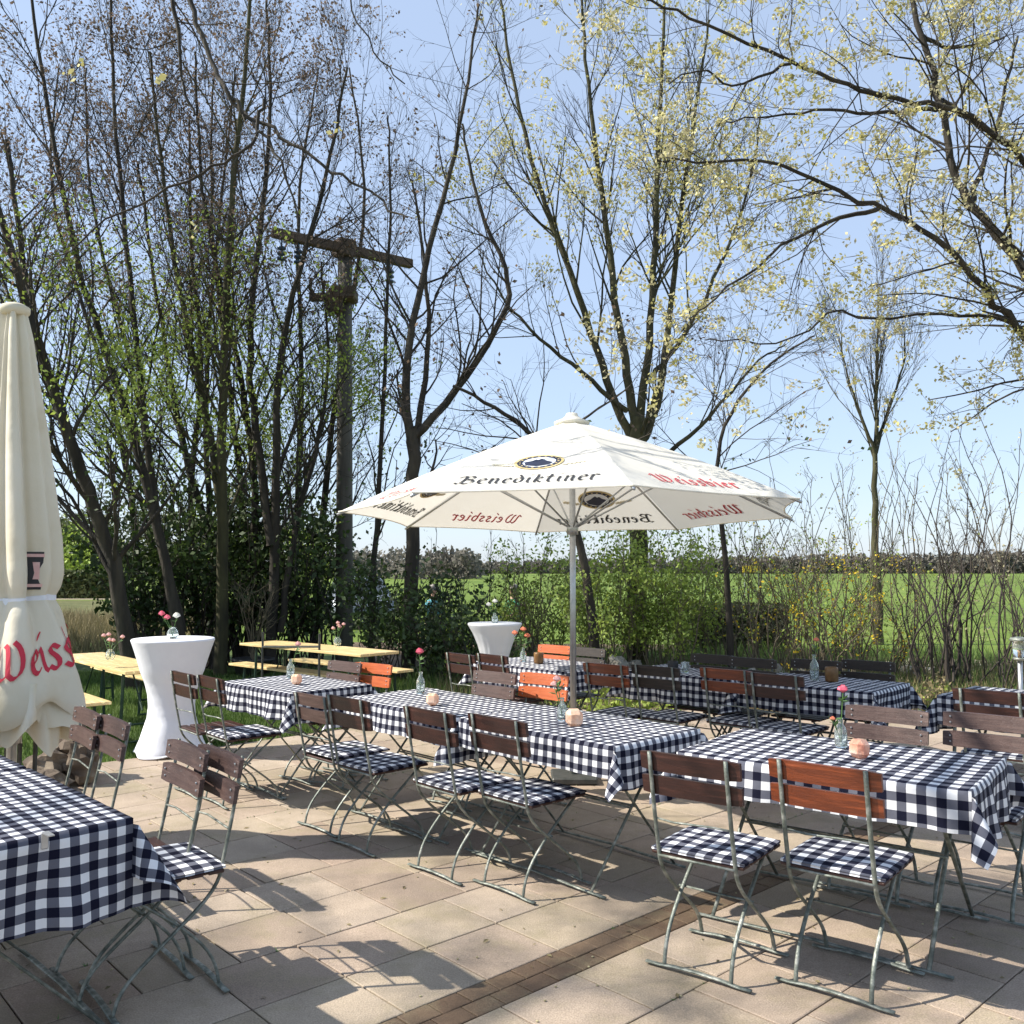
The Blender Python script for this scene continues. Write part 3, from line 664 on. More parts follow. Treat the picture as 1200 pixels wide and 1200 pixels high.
# ------------------------------------------------------------------ lettering: broad-nib strokes
GL={'i':(.40,[[(.02,.86),(.16,1),(.16,.14),(.32,0)],[(.08,1.38),(.26,1.58)]]),
'n':(.80,[[(0,.84),(.14,1),(.14,.1),(.24,0)],[(.14,.78),(.42,1.02),(.56,.84),(.56,.12),(.7,0)]]),
'e':(.62,[[(.54,.16),(.34,0),(.10,.2),(.10,.76),(.36,1.02),(.54,.74),(.14,.46)]]),
'r':(.56,[[(0,.84),(.14,1),(.14,.1),(.26,0)],[(.16,.78),(.36,1.02),(.52,.88)]]),
'd':(.72,[[(.2,1.5),(.58,.8),(.58,.22),(.34,0),(.10,.22),(.10,.72),(.34,.96),(.56,.74)]]),
'k':(.72,[[(0,1.4),(.14,1.52),(.14,.1),(.26,0)],[(.16,.62),(.42,1.02),(.54,.82),(.2,.5),(.46,.1),(.62,0)]]),
't':(.60,[[(.18,1.5),(.16,.16),(.40,0)],[(-.06,.98),(.46,.98)]]),
's':(.58,[[(.52,.86),(.32,1.02),(.10,.80),(.44,.42),(.40,.10),(.22,-.02),(.02,.14)]]),
'b':(.72,[[(0,1.42),(.14,1.54),(.12,.16),(.34,0),(.58,.24),(.58,.74),(.36,1.0),(.14,.78)]]),
'B':(1.12,[[(-.1,1.2),(.12,1.5),(.34,1.42),(.30,.3),(.06,0),(-.12,.14)],[(.3,1.3),(.7,1.54),(.9,1.22),(.44,.84)],[(.44,.84),(.92,.76),(.96,.28),(.6,0),(.3,.12)]]),
'W':(1.62,[[(-.08,1.22),(.12,1.5),(.26,1.36),(.26,.24),(.46,0),(.76,.26)],[(.62,1.46),(.76,1.34),(.76,.26)],[(.76,.24),(.98,0),(1.30,.26),(1.38,.8),(1.26,1.3),(1.04,1.54)]])}
def text_quads(word,nib=.16,ang=38,slant=.0,track=.13):
    """2-D quads of a calligraphic word, x-height 1, centred on x=0"""
    Q=[]; x=0; c=Vector((math.cos(R(ang)),math.sin(R(ang))))*nib/2; thin=Vector((-c.y,c.x)).normalized()*.028
    for ch_ in word:
        w,st=GL[ch_]
        for s in st:
            P=[Vector((a+x,b_)) for a,b_ in s]
            P=[Vector((q.x,q.y)) for q in chaikin([(q.x,q.y,0) for q in P],1)]
            for a,b_ in zip(P[:-1],P[1:]):
                d=(b_-a)
                e=Vector((c.x,c.y)); 
                # hexagon hull of the nib swept from a to b
                pts=[a-e-thin,a-e+thin,a+e+thin,a+e-thin,b_-e-thin,b_-e+thin,b_+e+thin,b_+e-thin]
                # convex hull
                pts=sorted([(p.x,p.y) for p in pts]); lo=[];hi=[]
                for p in pts:
                    while len(lo)>1 and (lo[-1][0]-lo[-2][0])*(p[1]-lo[-2][1])-(lo[-1][1]-lo[-2][1])*(p[0]-lo[-2][0])<=0: lo.pop()
                    lo.append(p)
                for p in pts[::-1]:
                    while len(hi)>1 and (hi[-1][0]-hi[-2][0])*(p[1]-hi[-2][1])-(hi[-1][1]-hi[-2][1])*(p[0]-hi[-2][0])<=0: hi.pop()
                    hi.append(p)
                Q.append(lo[:-1]+hi[:-1])
        x+=w+track
    return [[(px-x/2+slant*py,py) for px,py in q] for q in Q],x
# ------------------------------------------------------------------ open umbrella
uc=Vector(((671-600)/F*7.0,7.0,0)); RR=1.80; ZR=2.045; ZP=2.80
ut=thing('parasol','large open white parasol with printed lettering on a steel pole','parasol',(uc.x,uc.y,.006))
tiltM=Matrix.Rotation(R(-2.0),3,'X')
ph0=R(-67.5-15)
def rib(i,s,lift=0):
    a=ph0-i*R(45); z=ZP+(ZR-ZP)*s-.03*math.sin(math.pi*s)*-1; return Vector((math.cos(a)*RR*s,math.sin(a)*RR*s,z))
def can(i,s,t,off=0):
    """point of panel i (from rib i to rib i+1); s 0..1 from the peak, t 0..1 across"""
    k=s*(1-.045*4*t*(1-t)*s)
    p=rib(i,k)*(1-t)+rib(i+1,k)*t
    p.z-=.035*4*t*(1-t)*s
    am=ph0-(i+.5)*R(45); n=Vector((math.cos(am)*.38,math.sin(am)*.38,.92)); p=p+n*off
    q=Vector((p.x,p.y,p.z-ZR)); q=tiltM@q; q.z+=ZR; return q
canopy=MB()
NS,NT=14,10
for i in range(8):
    i0=len(canopy.v)
    for a in range(NS+1):
        for c in range(NT+1): canopy.v.append(tuple(can(i,.03+.97*a/NS,c/NT)))
    for a in range(NS):
        for c in range(NT):
            k=i0+a*(NT+1)+c; canopy.f.append((k,k+NT+1,k+NT+2,k+1))
cano=canopy.build('canopy','canopy',ut,True)
cap=MB(); cap.lathe([(.11,ZP-.05),(.14,ZP-.035),(.14,ZP-.02),(.08,ZP+.005),(.05,ZP+.03),(.045,ZP+.05),(.001,ZP+.06)],20); 
cap.v=[tuple(Vector((0,0,ZR))+tiltM@(Vector(v)-Vector((0,0,ZR)))) for v in cap.v]; cap.build('top_cap','canopy',ut,True)
# edge hem
hem=MB()
for i in range(8):
    pr=[can(i,1.0,c/12,.002) for c in range(13)]; hem.tube(pr,.006,5)
hem.build('hem','canopy',cano)
b=MB(); b.tube([(0,0,.02),(0,0,2.70)],.024,12); b.build('pole','alu',ut,True)
b=MB(); b.box((0,0,.03),(.34,.34,.05),None,.01); b.tube([(0,0,.05),(0,0,.35)],.032,12); b.build('base','metal_dark',ut)
HUBZ=1.93
b=MB(); b.tube([(0,0,HUBZ-.04),(0,0,HUBZ+.05)],.045,12); b.build('hub','alu',ut,True)
for i in range(8):
    r_=MB(); r_.tube([can(i,.05,0,-.02),can(i,.5,0,-.02),can(i,1.01,0,-.015)],.010,6); rb=r_.build('rib','alu',ut,True)
    s_=MB(); s_.tube([Vector((0,0,HUBZ))+(can(i,.5,0)-Vector((0,0,HUBZ)))*.04,can(i,.52,0,-.03)],.008,6); s_.build('strut','alu',rb,True)
def print_panel(i,word,m,size,s_base,inner,slant=.0):
    Q,wd=text_quads(word,slant=slant)
    b=MB(); n=0
    # panel chord at s: 2*R*sin(22.5)*s
    for q in Q:
        pts=[]
        for (x,y) in q:
            s=s_base-y*size/(RR*1.05); ch_=2*RR*math.sin(R(22.5))*s
            t=.5-x*size/ch_
            off=(.004+.00025*(n%12)) if not inner else -(.004+.00025*(n%12))
            pts.append(can(i,s,t,off))
        b.poly(pts); n+=1
    return b.build('lettering',m,cano)
def emblem(i,s0,rad,inner):
    sg=-1 if inner else 1
    def pt(x,y,off):
        s=s0-y/(RR*1.05); ch_=2*RR*math.sin(R(22.5))*s; return can(i,s,.5+x/ch_,sg*off)
    def disk(r0,r1,off,m,n=28,nm='emblem_ring'):
        b=MB()
        for k in range(n):
            a,c=6.283*k/n,6.283*(k+1)/n
            if r0>0: b.poly([pt(math.cos(a)*r1,math.sin(a)*r1*.93,off),pt(math.cos(c)*r1,math.sin(c)*r1*.93,off),pt(math.cos(c)*r0,math.sin(c)*r0*.93,off),pt(math.cos(a)*r0,math.sin(a)*r0*.93,off)])
            else: b.poly([pt(math.cos(a)*r1,math.sin(a)*r1*.93,off),pt(math.cos(c)*r1,math.sin(c)*r1*.93,off),pt(0,0,off)])
        return b
    disk(.93*rad,1.05*rad,.0048,0).build('emblem_ring','gold_print',cano)
    disk(.70*rad,.93*rad,.0048,0).build('emblem_ring','navy_print',cano)
    disk(0,.70*rad,.0048,0).build('emblem_field','white_print',cano)
    b=MB()
    for k in range(18):   # tick marks standing for the ring inscription
        a=6.283*k/18; b.poly([pt(math.cos(a+d)*rad*rr,math.sin(a+d)*rad*rr*.93,.0066) for d,rr in ((-.06,.78),(.06,.78),(.06,.86),(-.06,.86))])
    b.build('emblem_marks','gold_print',cano)
    b=MB()
    M_=[(-.62,-.12),(-.42,.02),(-.3,.12),(-.15,.3),(-.02,.42),(.08,.26),(.2,.34),(.34,.12),(.5,.04),(.62,-.1),(.5,-.42),(0,-.62),(-.5,-.42)]
    for a,c in zip(M_,M_[1:]+M_[:1]): b.poly([pt(a[0]*rad,a[1]*rad,.0066),pt(c[0]*rad,c[1]*rad,.0066),pt(0,-.1*rad,.0066)])
    b.build('emblem_picture','navy_print',cano)
    b=MB()
    for sd in (-1,1):
        for k in range(5):
            x0=sd*(1.15+.17*k)*rad; y0=-.42*rad+.05*rad*k
            b.poly([pt(x0-.10*rad,y0-.13*rad,.0048),pt(x0+.12*rad,y0-.02*rad,.0048),pt(x0+.02*rad,y0+.16*rad,.0048),pt(x0-.14*rad,y0+.05*rad,.0048)])
    b.build('emblem_ears','pale_gold_print',cano)
for i in range(8):
    for inner in (False,True):
        if i%2==0:
            print_panel(i,'Benediktiner','black_print',.098,.925,inner,.12); emblem(i,.70,.165,inner)
        else: print_panel(i,'Weissbier','red_print',.10,.925,inner,.05)
# ------------------------------------------------------------------ closed umbrella
YU=5.3; XU=(24-600)/F*YU
ct=thing('closed_parasol','closed cream parasol tied with a strap, red lettering on its skirt','parasol',(XU,YU,.006))
prof=[(3.17,.055),(3.0,.085),(2.7,.115),(2.4,.15),(2.1,.175),(1.8,.20),(1.6,.205),(1.45,.185),(1.3,.235),(1.15,.285),(1.0,.325),(.88,.35),(.80,.355),(.76,.34)]
def prad(z):
    for (z1,r1),(z0,r0) in zip(prof[:-1],prof[1:]):
        if z<=z1 and z>=z0: return r0+(r1-r0)*(z-z0)/(z1-z0)
    return prof[0][1] if z>prof[0][0] else prof[-1][1]
def axis(z): return Vector((-.085*(z-.9)/2.3,0,0))
def foldk(g,z):
    low=max(0,min(1,(1.5-z)/.5)); up=1-low
    f=1+up*(.24*math.sin(5*g+.5+(z-1.5)*.75)+.15*math.sin(9*g+2+z*1.1)+.05*math.sin(17*g+z*2))
    front=max(0,math.cos(g+R(70)))            # smoother where the lettering is
    f+=low*((.15-.10*front)*math.sin(6*g+z*1.5)+.035*math.sin(11*g+2*z)*(1-front))
    f-=.10*math.exp(-((z-1.45)/.05)**2)
    return f
def cpt(g,z,off=0): a=axis(z); r_=prad(z)*foldk(g,z)+off; return Vector((a.x+math.cos(g)*r_,math.sin(g)*r_,z))
b=MB(); n=120; zs=[3.17-i*(3.17-.76)/90 for i in range(91)]
for z in zs:
    for j in range(n):
        g=6.28318*j/n; low=max(0,(1.2-z)/.44)
        zz=z-low**2*(.06*math.sin(2*g-.4)+.05*math.sin(5*g+1)) if z<1.2 else z
        q=cpt(g,z); b.v.append((q.x,q.y,zz))
for i in range(len(zs)-1):
    for j in range(n): b.f.append((i*n+j,(i+1)*n+j,(i+1)*n+(j+1)%n,i*n+(j+1)%n))
cc=b.build('canopy','canopy_old',ct,True)
for (zt,zb,rt,rb_,kk,sd) in ((.98,.70,.26,.30,7,1.1),(.95,.62,.20,.235,5,2.6)):
    b=MB()
    for i in range(15):
        z=zt+(zb-zt)*i/14
        for j in range(n):
            g=6.28318*j/n; r_=(rt+(rb_-rt)*i/14)*(1+.2*math.sin(kk*g+sd+i*.08)+.08*math.sin(13*g+sd)); k=i/14
            b.v.append((math.cos(g)*r_+.03,math.sin(g)*r_,z-k*.06*math.sin(4*g+sd)-k*.03*math.sin(9*g)))
    for i in range(14):
        for j in range(n): b.f.append((i*n+j,(i+1)*n+j,(i+1)*n+(j+1)%n,i*n+(j+1)%n))
    b.build('inner_fold','canopy_in',ct,True)
b=MB(); b.tube([(0,0,0.02),(-.02,0,1.2)],.028,12); b.build('pole','alu',ct,True)
b=MB(); b.tube([(0,0,.60),(0,0,.72)],.045,12); b.build('hub','alu',ct,True)
b=MB(); b.lathe([(.07,3.14),(.085,3.16),(.085,3.19),(.05,3.21),(.001,3.22)],16,(axis(3.17).x,0,0)); b.build('top_cap','canopy_old',ct,True)
b=MB()
for i in range(5):
    z=1.47-.04*i/4
    for j in range(n):
        q=cpt(6.28318*j/n,1.45,.007); b.v.append((q.x,q.y,z+.02*math.sin(6.283*j/n)))
for i in range(4):
    for j in range(n): b.f.append((i*n+j,(i+1)*n+j,(i+1)*n+(j+1)%n,i*n+(j+1)%n))
st=b.build('strap','white_cloth',ct,True)
b=MB(); q=cpt(R(-78),1.45,.014); b.box((q.x,q.y,1.43),(.07,.012,.045),None,.004); b.build('buckle','white_print',st)
b=MB()
for k in range(4):
    a=R(45+90*k); b.tube([(0,0,.45),(math.cos(a)*.45,math.sin(a)*.45,.03)],.018,6); b.tube([(math.cos(a)*.12,math.sin(a)*.12,.03),(math.cos(a)*.12,math.sin(a)*.12,.62)],.014,6)
b.box((0,0,.02),(.9,.06,.035),Matrix.Rotation(R(45),3,'Z')); b.box((0,0,.03),(.9,.06,.035),Matrix.Rotation(R(135),3,'Z'))
b.build('stand','metal_dark',ct)
# lettering wraps round the skirt
Q,wd=text_quads('Weissbier',nib=.21,track=.05); b=MB(); n_=0; SZ=.132
for q in Q:
    pts=[]
    for (x,y) in q:
        L_=(x+wd/2)*SZ; z=.985+y*SZ+L_*.16
        g=R(-84)+L_/.345; zz=z
        pts.append(cpt(g,zz,.007+.0003*(n_%10)))
    b.poly(pts); n_+=1
b.build('lettering','red_print',cc)
# part of a printed badge on the fold above the strap
b=MB()
def bq(g0,g1,z0,z1,off): return [cpt(R(g0),z0,off),cpt(R(g1),z0,off),cpt(R(g1),z1,off),cpt(R(g0),z1,off)]
b.poly(bq(-36,-14,1.50,1.72,.006)); b.build('badge','black_print',cc)
b=MB(); 
for z in (1.515,1.69): b.poly(bq(-36,-14,z,z+.018,.0075))
b.poly(bq(-31,-18,1.56,1.66,.0075)); b.build('badge_marks','petal_pale',cc)
# ------------------------------------------------------------------ rocks
for i,(x,y,Y,rx,ry,rz,mm,lb) in enumerate(((68,893,6.9,.17,.15,.13,'rock','rounded rock with pale top leaning in the pile near the closed umbrella'),(88,888,7.1,.15,.2,.23,'rock','tall dark rock at the back of the pile'),(62,915,6.6,.2,.16,.085,'rock','flat rock at the front of the pile'),(103,905,6.9,.12,.13,.16,'rock','dark rock at the right end of the pile'))):
    q=gd(x,y,Y); b=MB(); b.blob((0,0,0),(rx,ry,rz),12,18,.5,seed=i+2); o=b.build('rock',mm,None,False,(q.x,Y,max(rz*.8,q.z if i==0 else rz*.8)),i); tag(o,lb,'rock','rocks piled beside the closed parasol')
rs=random.Random(9)
for i in range(13):
    x=[606,622,640,657,676,700,722,742,880,905,935,1060,1085][i]; Y=13.2+rs.uniform(-.3,.5); q=gd(x,764,Y); r_=rs.uniform(.11,.19)
    b=MB(); b.blob((0,0,0),(r_,r_*.8,r_*.75),9,13,.5,seed=i+20)
    where=['left of the red rose','just right of the red rose','left of the orange chair back','behind the orange chair back','behind the umbrella pole','right of the umbrella pole','above the red brown chair','above the leafy shrub','behind the dark chair pair','right of the dark chair pair','behind the bottle','left of the many-stemmed shrub','below the many-stemmed shrub'][i]
    o=b.build('border_stone','stone',None,False,(q.x,Y,r_*.55+ (0.10 if i<8 else .02)),rs.uniform(0,3)); tag(o,'pale border stone '+where,'stone','stones edging the planting bed')
# ------------------------------------------------------------------ garden lamp
q=gd(1190,740,9.0); t=thing('garden_lamp','stainless garden lamp on a thin post at the right edge','lamp',(q.x,9.0,-.01))
b=MB(); b.tube([(0,0,0),(0,0,.74)],.022,12); b.build('post','alu',t,True)
b=MB(); b.lathe([(.03,.73),(.06,.74),(.06,.76),(.02,.765)],20); b.lathe([(.082,.925),(.092,.93),(.075,.955),(.03,.965),(.001,.965)],20); b.build('cap','metal',t,True)
b=MB(); b.lathe([(.055,.76),(.066,.93)],20); b.build('lamp_glass','glass',t,True)
b=MB(); b.tube([(0,0,.765),(0,0,.84)],.014,8); b.build('bulb','amber',t,True)
# ------------------------------------------------------------------ utility pole
Yp=15.5; bp=gd(405,778,Yp); tp=gd(400,285,Yp)
t=thing('utility_pole','grey wooden utility pole with a timber crossarm among the trees','utility pole',(bp.x,Yp,-.03))
b=MB(); b.tube([(0,0,0),((tp.x-bp.x)*.5,0,tp.z*.5),(tp.x-bp.x,0,tp.z+.03)],[.155,.14,.125],14)
M['polewood']=mat('grey_weathered_pole',[(.065,.06,.052),(.12,.112,.10),(.18,.17,.155)],.85,5,6,.4,30,stretch=(1,1,.08)); b.build('pole','polewood',t,True)
A=gd(313,262,14.5)-Vector((bp.x,Yp,0)); B_=gd(480,301,16.3)-Vector((bp.x,Yp,0)); mid=(A+B_)/2
d=(B_-A); ln=d.length; rot=d.to_track_quat('X','Z').to_matrix()
b=MB(); b.box(mid,(ln,.13,.16),rot,.015); b.build('crossarm','w_cross',t)
b=MB(); b.box(Vector((tp.x-bp.x,0,tp.z))+Vector((0,-.05,.02)),(.34,.3,.3),rot,.02); b.build('pole_head','w_cross',t)
for f in (.06,.17,.83):
    q=A.lerp(B_,f); b=MB()
    for k in range(3): b.lathe([(.03,-.2-.09*k),(.075,-.22-.09*k),(.075,-.25-.09*k),(.03,-.27-.09*k)],10,(q.x,q.y,q.z))
    b.tube([(q.x,q.y,q.z),(q.x,q.y,q.z-.2)],.014,5); b.build('insulator','blue_ins',t,True)
q=gd(400,343,15.4)-Vector((bp.x,Yp,0)); b=MB()
b.box((q.x-.28,q.y-.1,q.z),(.62,.12,.13),Matrix.Rotation(R(-8),3,'Z'),.01); b.box((q.x+.02,q.y-.05,q.z+.05),(.4,.42,.22),None,.03)
b.tube([(q.x-.5,q.y-.1,q.z),(q.x-.58,q.y-.1,q.z+.16),(q.x-.56,q.y-.1,q.z+.32)],.035,6); b.tube([(q.x-.36,q.y-.1,q.z),(q.x-.33,q.y-.1,q.z+.28)],.03,6); b.blob((q.x-.15,q.y-.15,q.z-.08),(.16,.12,.26),7,10,.5,3)
b.build('bracket','w_cross',t)
b=MB(); q=gd(388,500,15.3)-Vector((bp.x,Yp,0))
# ------------------------------------------------------------------ trees
class Tree:
    def __init__(s): s.tr=MB(); s.br=MB(); s.tw=MB(); s.lf={}
    def leaf(s,m,p,size,asp=.6):
        s.lf.setdefault(m,MB()).leaf(p,size,asp)
def rv(k=1): return Vector((random.gauss(0,k),random.gauss(0,k),random.gauss(0,k)))
def grow(T,p,d,L,r,lvl,o):
    seg={3:7,2:6,1:4,0:2}[lvl] if lvl<=3 else 8
    P=[p.copy()]; D=[d.copy()]; st=L/seg
    for i in range(seg):
        d=(d+rv(o.get('jit',.10)*(1.6 if lvl==0 else 1))+Vector((0,0,o.get('up',.05)))).normalized(); p=p+d*st; P.append(p.copy()); D.append(d.copy())
    r1=r*.35
    rad=[r+(r1-r)*i/seg for i in range(seg+1)]
    (T.tw if lvl<=1 else T.br).tube(P,rad,3 if lvl<=1 else 5,False)
    if lvl==0:
        for (m,prob,size,n,spr) in o['leaf']:
            zf=o.get('zf'); 
            pr=prob*(zf(P[-1],m) if zf else 1)
            if random.random()<pr:
                for _ in range(n): T.leaf(m,P[-1 if o.get('tip') else random.choice((-1,-1,1))]+rv(spr),size*random.uniform(.6,1.3),o.get('asp',.6))
        return
    n=o['n'][lvl]; n=int(n*random.uniform(.75,1.25))
    for k in range(n):
        f=random.uniform(.18,1.0)**.9; i=min(seg-1,int(f*seg)); q=P[i].lerp(P[i+1],f*seg-i)
        dd=D[i+1]; a=dd.orthogonal().normalized(); a=Matrix.Rotation(random.random()*6.283,3,dd)@a
        an=R(random.uniform(*o.get('ang',(28,55)))); nd=(dd*math.cos(an)+a*math.sin(an)).normalized()
        grow(T,q,nd,o['len'][lvl-1]*random.uniform(.6,1.25)*(1.1-.5*f),max(o.get('rmin',.0022),rad[i]*(.55 if lvl>1 else .5)),lvl-1,o)
def stem(T,pts,r0,r1,o,nb,start=.3,lvl=2,sm=2,tube='tr',az=None):
    P=chaikin(pts,sm); k=len(P)
    ln=[0]
    for a,c in zip(P[:-1],P[1:]): ln.append(ln[-1]+(c-a).length)
    tot=ln[-1]; rad=[r0+(r1-r0)*(l/tot)**.8 for l in ln]
    for i in range(1,k-1): P[i]=P[i]+rv(.012)
    getattr(T,tube).tube(P,rad,8 if r0>.05 else 6,False)
    for _ in range(nb):
        f=random.uniform(start,1.0)*tot; i=0
        while i<k-2 and ln[i+1]<f: i+=1
        q=P[i].lerp(P[i+1],(f-ln[i])/(ln[i+1]-ln[i]+1e-9)); dd=(P[i+1]-P[i]).normalized()
        a=dd.orthogonal().normalized(); a=Matrix.Rotation(random.random()*6.283,3,dd)@a; an=R(random.uniform(*o.get('ang',(28,55))))
        nd=(dd*math.cos(an)+a*math.sin(an)).normalized()
        grow(T,q,nd,o['len'][lvl]*random.uniform(.55,1.25)*(1.15-.5*f/tot),max(o.get('rmin',.0022)*1.4,rad[i]*.36),lvl,o)
def finish(T,name,label,cat,bark='bark',twig='twig',group=None):
    v=T.tr.v[0] if T.tr.v else (0,0,0)
    t=thing(name,label,cat,(v[0],v[1],0),0,group)
    def off(b): b.v=[(x-v[0],y-v[1],z) for x,y,z in b.v]; return b
    if T.tr.v: off(T.tr).build('trunk',bark,t,True)
    if T.br.v: off(T.br).build('branches',bark if twig=='twig' else twig,t,True)
    if T.tw.v: off(T.tw).build('twigs',twig,t)
    for m,b in T.lf.items(): off(b).build({'leaf_yellow':'flowers','seed':'seed_clusters','leaf_yg':'blossom','leaf_pale':'blossom'}.get(m,'crown'),m,t)
    return t
def px(pts,Y0,Y1): 
    n=len(pts)-1; L=[gd(x,y,Y0+(Y1-Y0)*i/n) for i,(x,y) in enumerate(pts)]; return L
def based(pts,Y0,Y1): 
    L=px(pts,Y0,Y1); L[0].z=-.05; return L
# left ash clump: tall thin stems with seed clusters
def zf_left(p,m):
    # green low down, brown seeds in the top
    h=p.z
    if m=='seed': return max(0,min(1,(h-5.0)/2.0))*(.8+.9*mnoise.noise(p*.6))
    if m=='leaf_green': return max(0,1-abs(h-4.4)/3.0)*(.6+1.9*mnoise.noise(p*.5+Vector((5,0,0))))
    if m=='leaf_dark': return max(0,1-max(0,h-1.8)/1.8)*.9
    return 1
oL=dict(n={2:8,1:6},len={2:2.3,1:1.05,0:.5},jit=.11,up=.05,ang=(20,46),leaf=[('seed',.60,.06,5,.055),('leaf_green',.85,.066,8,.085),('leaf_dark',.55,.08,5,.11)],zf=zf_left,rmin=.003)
LT=[('leaning dark trunk at the far left beside the grass bank',[([(160,770),(143,690),(112,600),(82,530),(30,380),(-30,200)],12.5,11.5,.13,.04),([(104,585),(60,470),(20,330),(-10,150)],12.2,12.5,.07,.03)]),
('tall thin trunk behind the white bar table, crown at the top left',[([(225,768),(190,640),(150,500),(95,350),(50,180),(20,0),(0,-80)],13.5,13.5,.095,.02),([(215,740),(180,600),(160,450),(140,300),(120,120),(110,-50)],13.6,14.2,.08,.02)]),
('mossy upright trunk in the middle of the left clump',[([(262,765),(262,640),(256,500),(258,380),(262,240),(275,100),(280,-60)],14.0,13.5,.11,.025),([(258,600),(240,480),(205,350),(180,200),(160,40)],14.0,14.5,.07,.02)]),
('dense many stemmed trunk left of the utility pole',[([(320,765),(322,640),(322,520),(324,400),(350,300),(380,180),(400,60)],14.5,14.2,.10,.02),([(318,640),(300,520),(285,400),(300,250),(310,100),(300,-40)],14.4,15,.08,.02),([(330,740),(345,620),(372,520),(385,420),(372,300)],14.5,15,.06,.015)]),
('slender leaning stems between the two darkest trunks of the left clump',[([(285,766),(250,640),(215,540),(190,420),(170,300),(150,180)],15.5,15.5,.09,.02),([(292,760),(300,640),(290,480),(250,330),(225,200),(215,40)],15.5,15,.08,.02),([(240,766),(225,660),(222,560),(235,430),(215,280),(210,120)],16,16,.08,.02)])]
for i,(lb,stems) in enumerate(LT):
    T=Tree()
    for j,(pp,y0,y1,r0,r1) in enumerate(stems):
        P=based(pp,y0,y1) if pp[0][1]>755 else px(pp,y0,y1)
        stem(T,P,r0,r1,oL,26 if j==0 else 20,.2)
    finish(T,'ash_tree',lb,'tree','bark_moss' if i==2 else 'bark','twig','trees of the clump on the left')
for i,(x0,x1,x2,Yq) in enumerate(((205,150,90,16.5),(248,235,250,17),(300,262,235,16.2),(345,352,340,16.8),(368,395,430,16.3),(178,120,40,17))):
    T=Tree(); yb=668+1701/Yq
    stem(T,based([(x0,yb),((x0*2+x1)/3,610),(x1,430),(x2,230),(x2+random.uniform(-30,30),60)],Yq,Yq+.5),.085,.016,oL,20,.12)
    finish(T,'thin_tree','thin dark stem of the left clump, '+['just left of the white bar table flowers','second behind the white bar table','leaning left from beside the mossy trunk','upright and next to the metal rail','leaning right towards the utility pole','leaning far left over the beer table'][i],'tree','bark','twig','trees of the clump on the left')
# unseen trees added outside the frame on the left to shade the clump
for i,(X,Yq,h) in enumerate(((-11.5,13.6,6.5),(-12.5,16.2,7.5),(-14.5,18.5,7))):
    T=Tree(); o=dict(n={2:7,1:5},len={2:2.2,1:1.0,0:.5},jit=.1,up=.04,ang=(35,65),leaf=[('leaf_dark',1,.16,6,.16)],rmin=.004)
    stem(T,[Vector((X,Yq,-.05)),Vector((X+.1,Yq,h*.5)),Vector((X,Yq+.1,h))],.18,.03,o,34,.08)
    finish(T,'added_shade_tree','unseen leafy tree added beyond the left edge for shade, '+['nearest','middle','farthest'][i]+' of three','tree','bark','twig','unseen trees added to shade the left clump')
# centre left forked tree
def zf_mid(p,m):
    if m=='seed': return .5+.8*mnoise.noise(p*.7)
    return max(0,1-max(0,p.z-2)/2)*.8
oM=dict(n={2:6,1:4},len={2:1.9,1:.9,0:.42},jit=.13,up=.05,ang=(25,60),leaf=[('seed',.35,.07,2,.05),('leaf_dark',.7,.07,3,.08)],zf=zf_mid,rmin=.003)
T=Tree()
stem(T,based([(480,772),(484,650),(484,540),(482,500)],13.5,13.5),.115,.095,oM,4,.5)
stem(T,px([(482,520),(470,450),(490,330),(520,210),(545,90),(560,-20)],13.5,13.6),.075,.016,oM,20,.15)
stem(T,px([(486,510),(540,450),(590,370),(600,320),(560,240),(540,130)],13.5,13.0),.068,.016,oM,18,.15)
stem(T,px([(484,540),(500,430),(500,320),(480,200)],13.5,14),.06,.015,oM,10,.2)
finish(T,'forked_tree','forked bare tree right of the utility pole, left of the parasol','tree')
T=Tree(); stem(T,based([(436,770),(440,640),(447,480),(452,330),(455,220),(450,120)],14.5,14.5),.06,.015,oM,18,.2); finish(T,'bare_tree','slim straight bare tree just right of the utility pole','tree')
# centre big tree
def zf_c(p,m):
    if m=='leaf_yg': return max(0,(p.z-4.3)/3)*(.45+1.6*mnoise.noise(p*.55+Vector((2,7,1))))
    if m=='seed': return .35+.5*mnoise.noise(p*.6)
    return 1
oC=dict(n={2:6,1:4},len={2:2.0,1:.95,0:.42},jit=.09,up=.09,ang=(18,42),leaf=[('seed',.25,.06,2,.05),('leaf_yg',.5,.06,9,.055)],zf=zf_c,rmin=.003,tip=1)
T=Tree(); Yc=14.5
stem(T,based([(745,785),(747,680),(748,580),(748,520),(749,490)],Yc,Yc),.18,.125,oC,2,.8)
stem(T,px([(747,500),(735,430),(722,340),(705,200),(690,60),(685,-40)],Yc,Yc),.08,.02,oC,22,.25)
stem(T,px([(750,500),(762,420),(770,300),(776,150),(785,0),(790,-60)],Yc,Yc-.4),.075,.02,oC,22,.25)
stem(T,px([(752,520),(775,470),(785,380),(800,260),(820,130),(840,0)],Yc,Yc+.4),.07,.02,oC,20,.2)
stem(T,px([(745,520),(720,470),(700,400),(665,300),(625,190),(600,70),(585,-30)],Yc,Yc+.6),.08,.02,oC,22,.2)
stem(T,px([(752,540),(790,530),(840,480),(890,420),(925,400)],Yc,Yc-.5),.05,.012,oC,10,.3)
stem(T,px([(765,440),(800,400),(850,310),(890,200),(900,120)],Yc,Yc-.5),.05,.012,oC,14,.2)
stem(T,px([(735,480),(690,440),(640,400),(590,350),(560,290)],Yc,Yc-.3),.05,.012,oC,12,.2)
finish(T,'maple_tree','large bare many stemmed tree rising behind the open parasol','tree','bark_moss','twig')
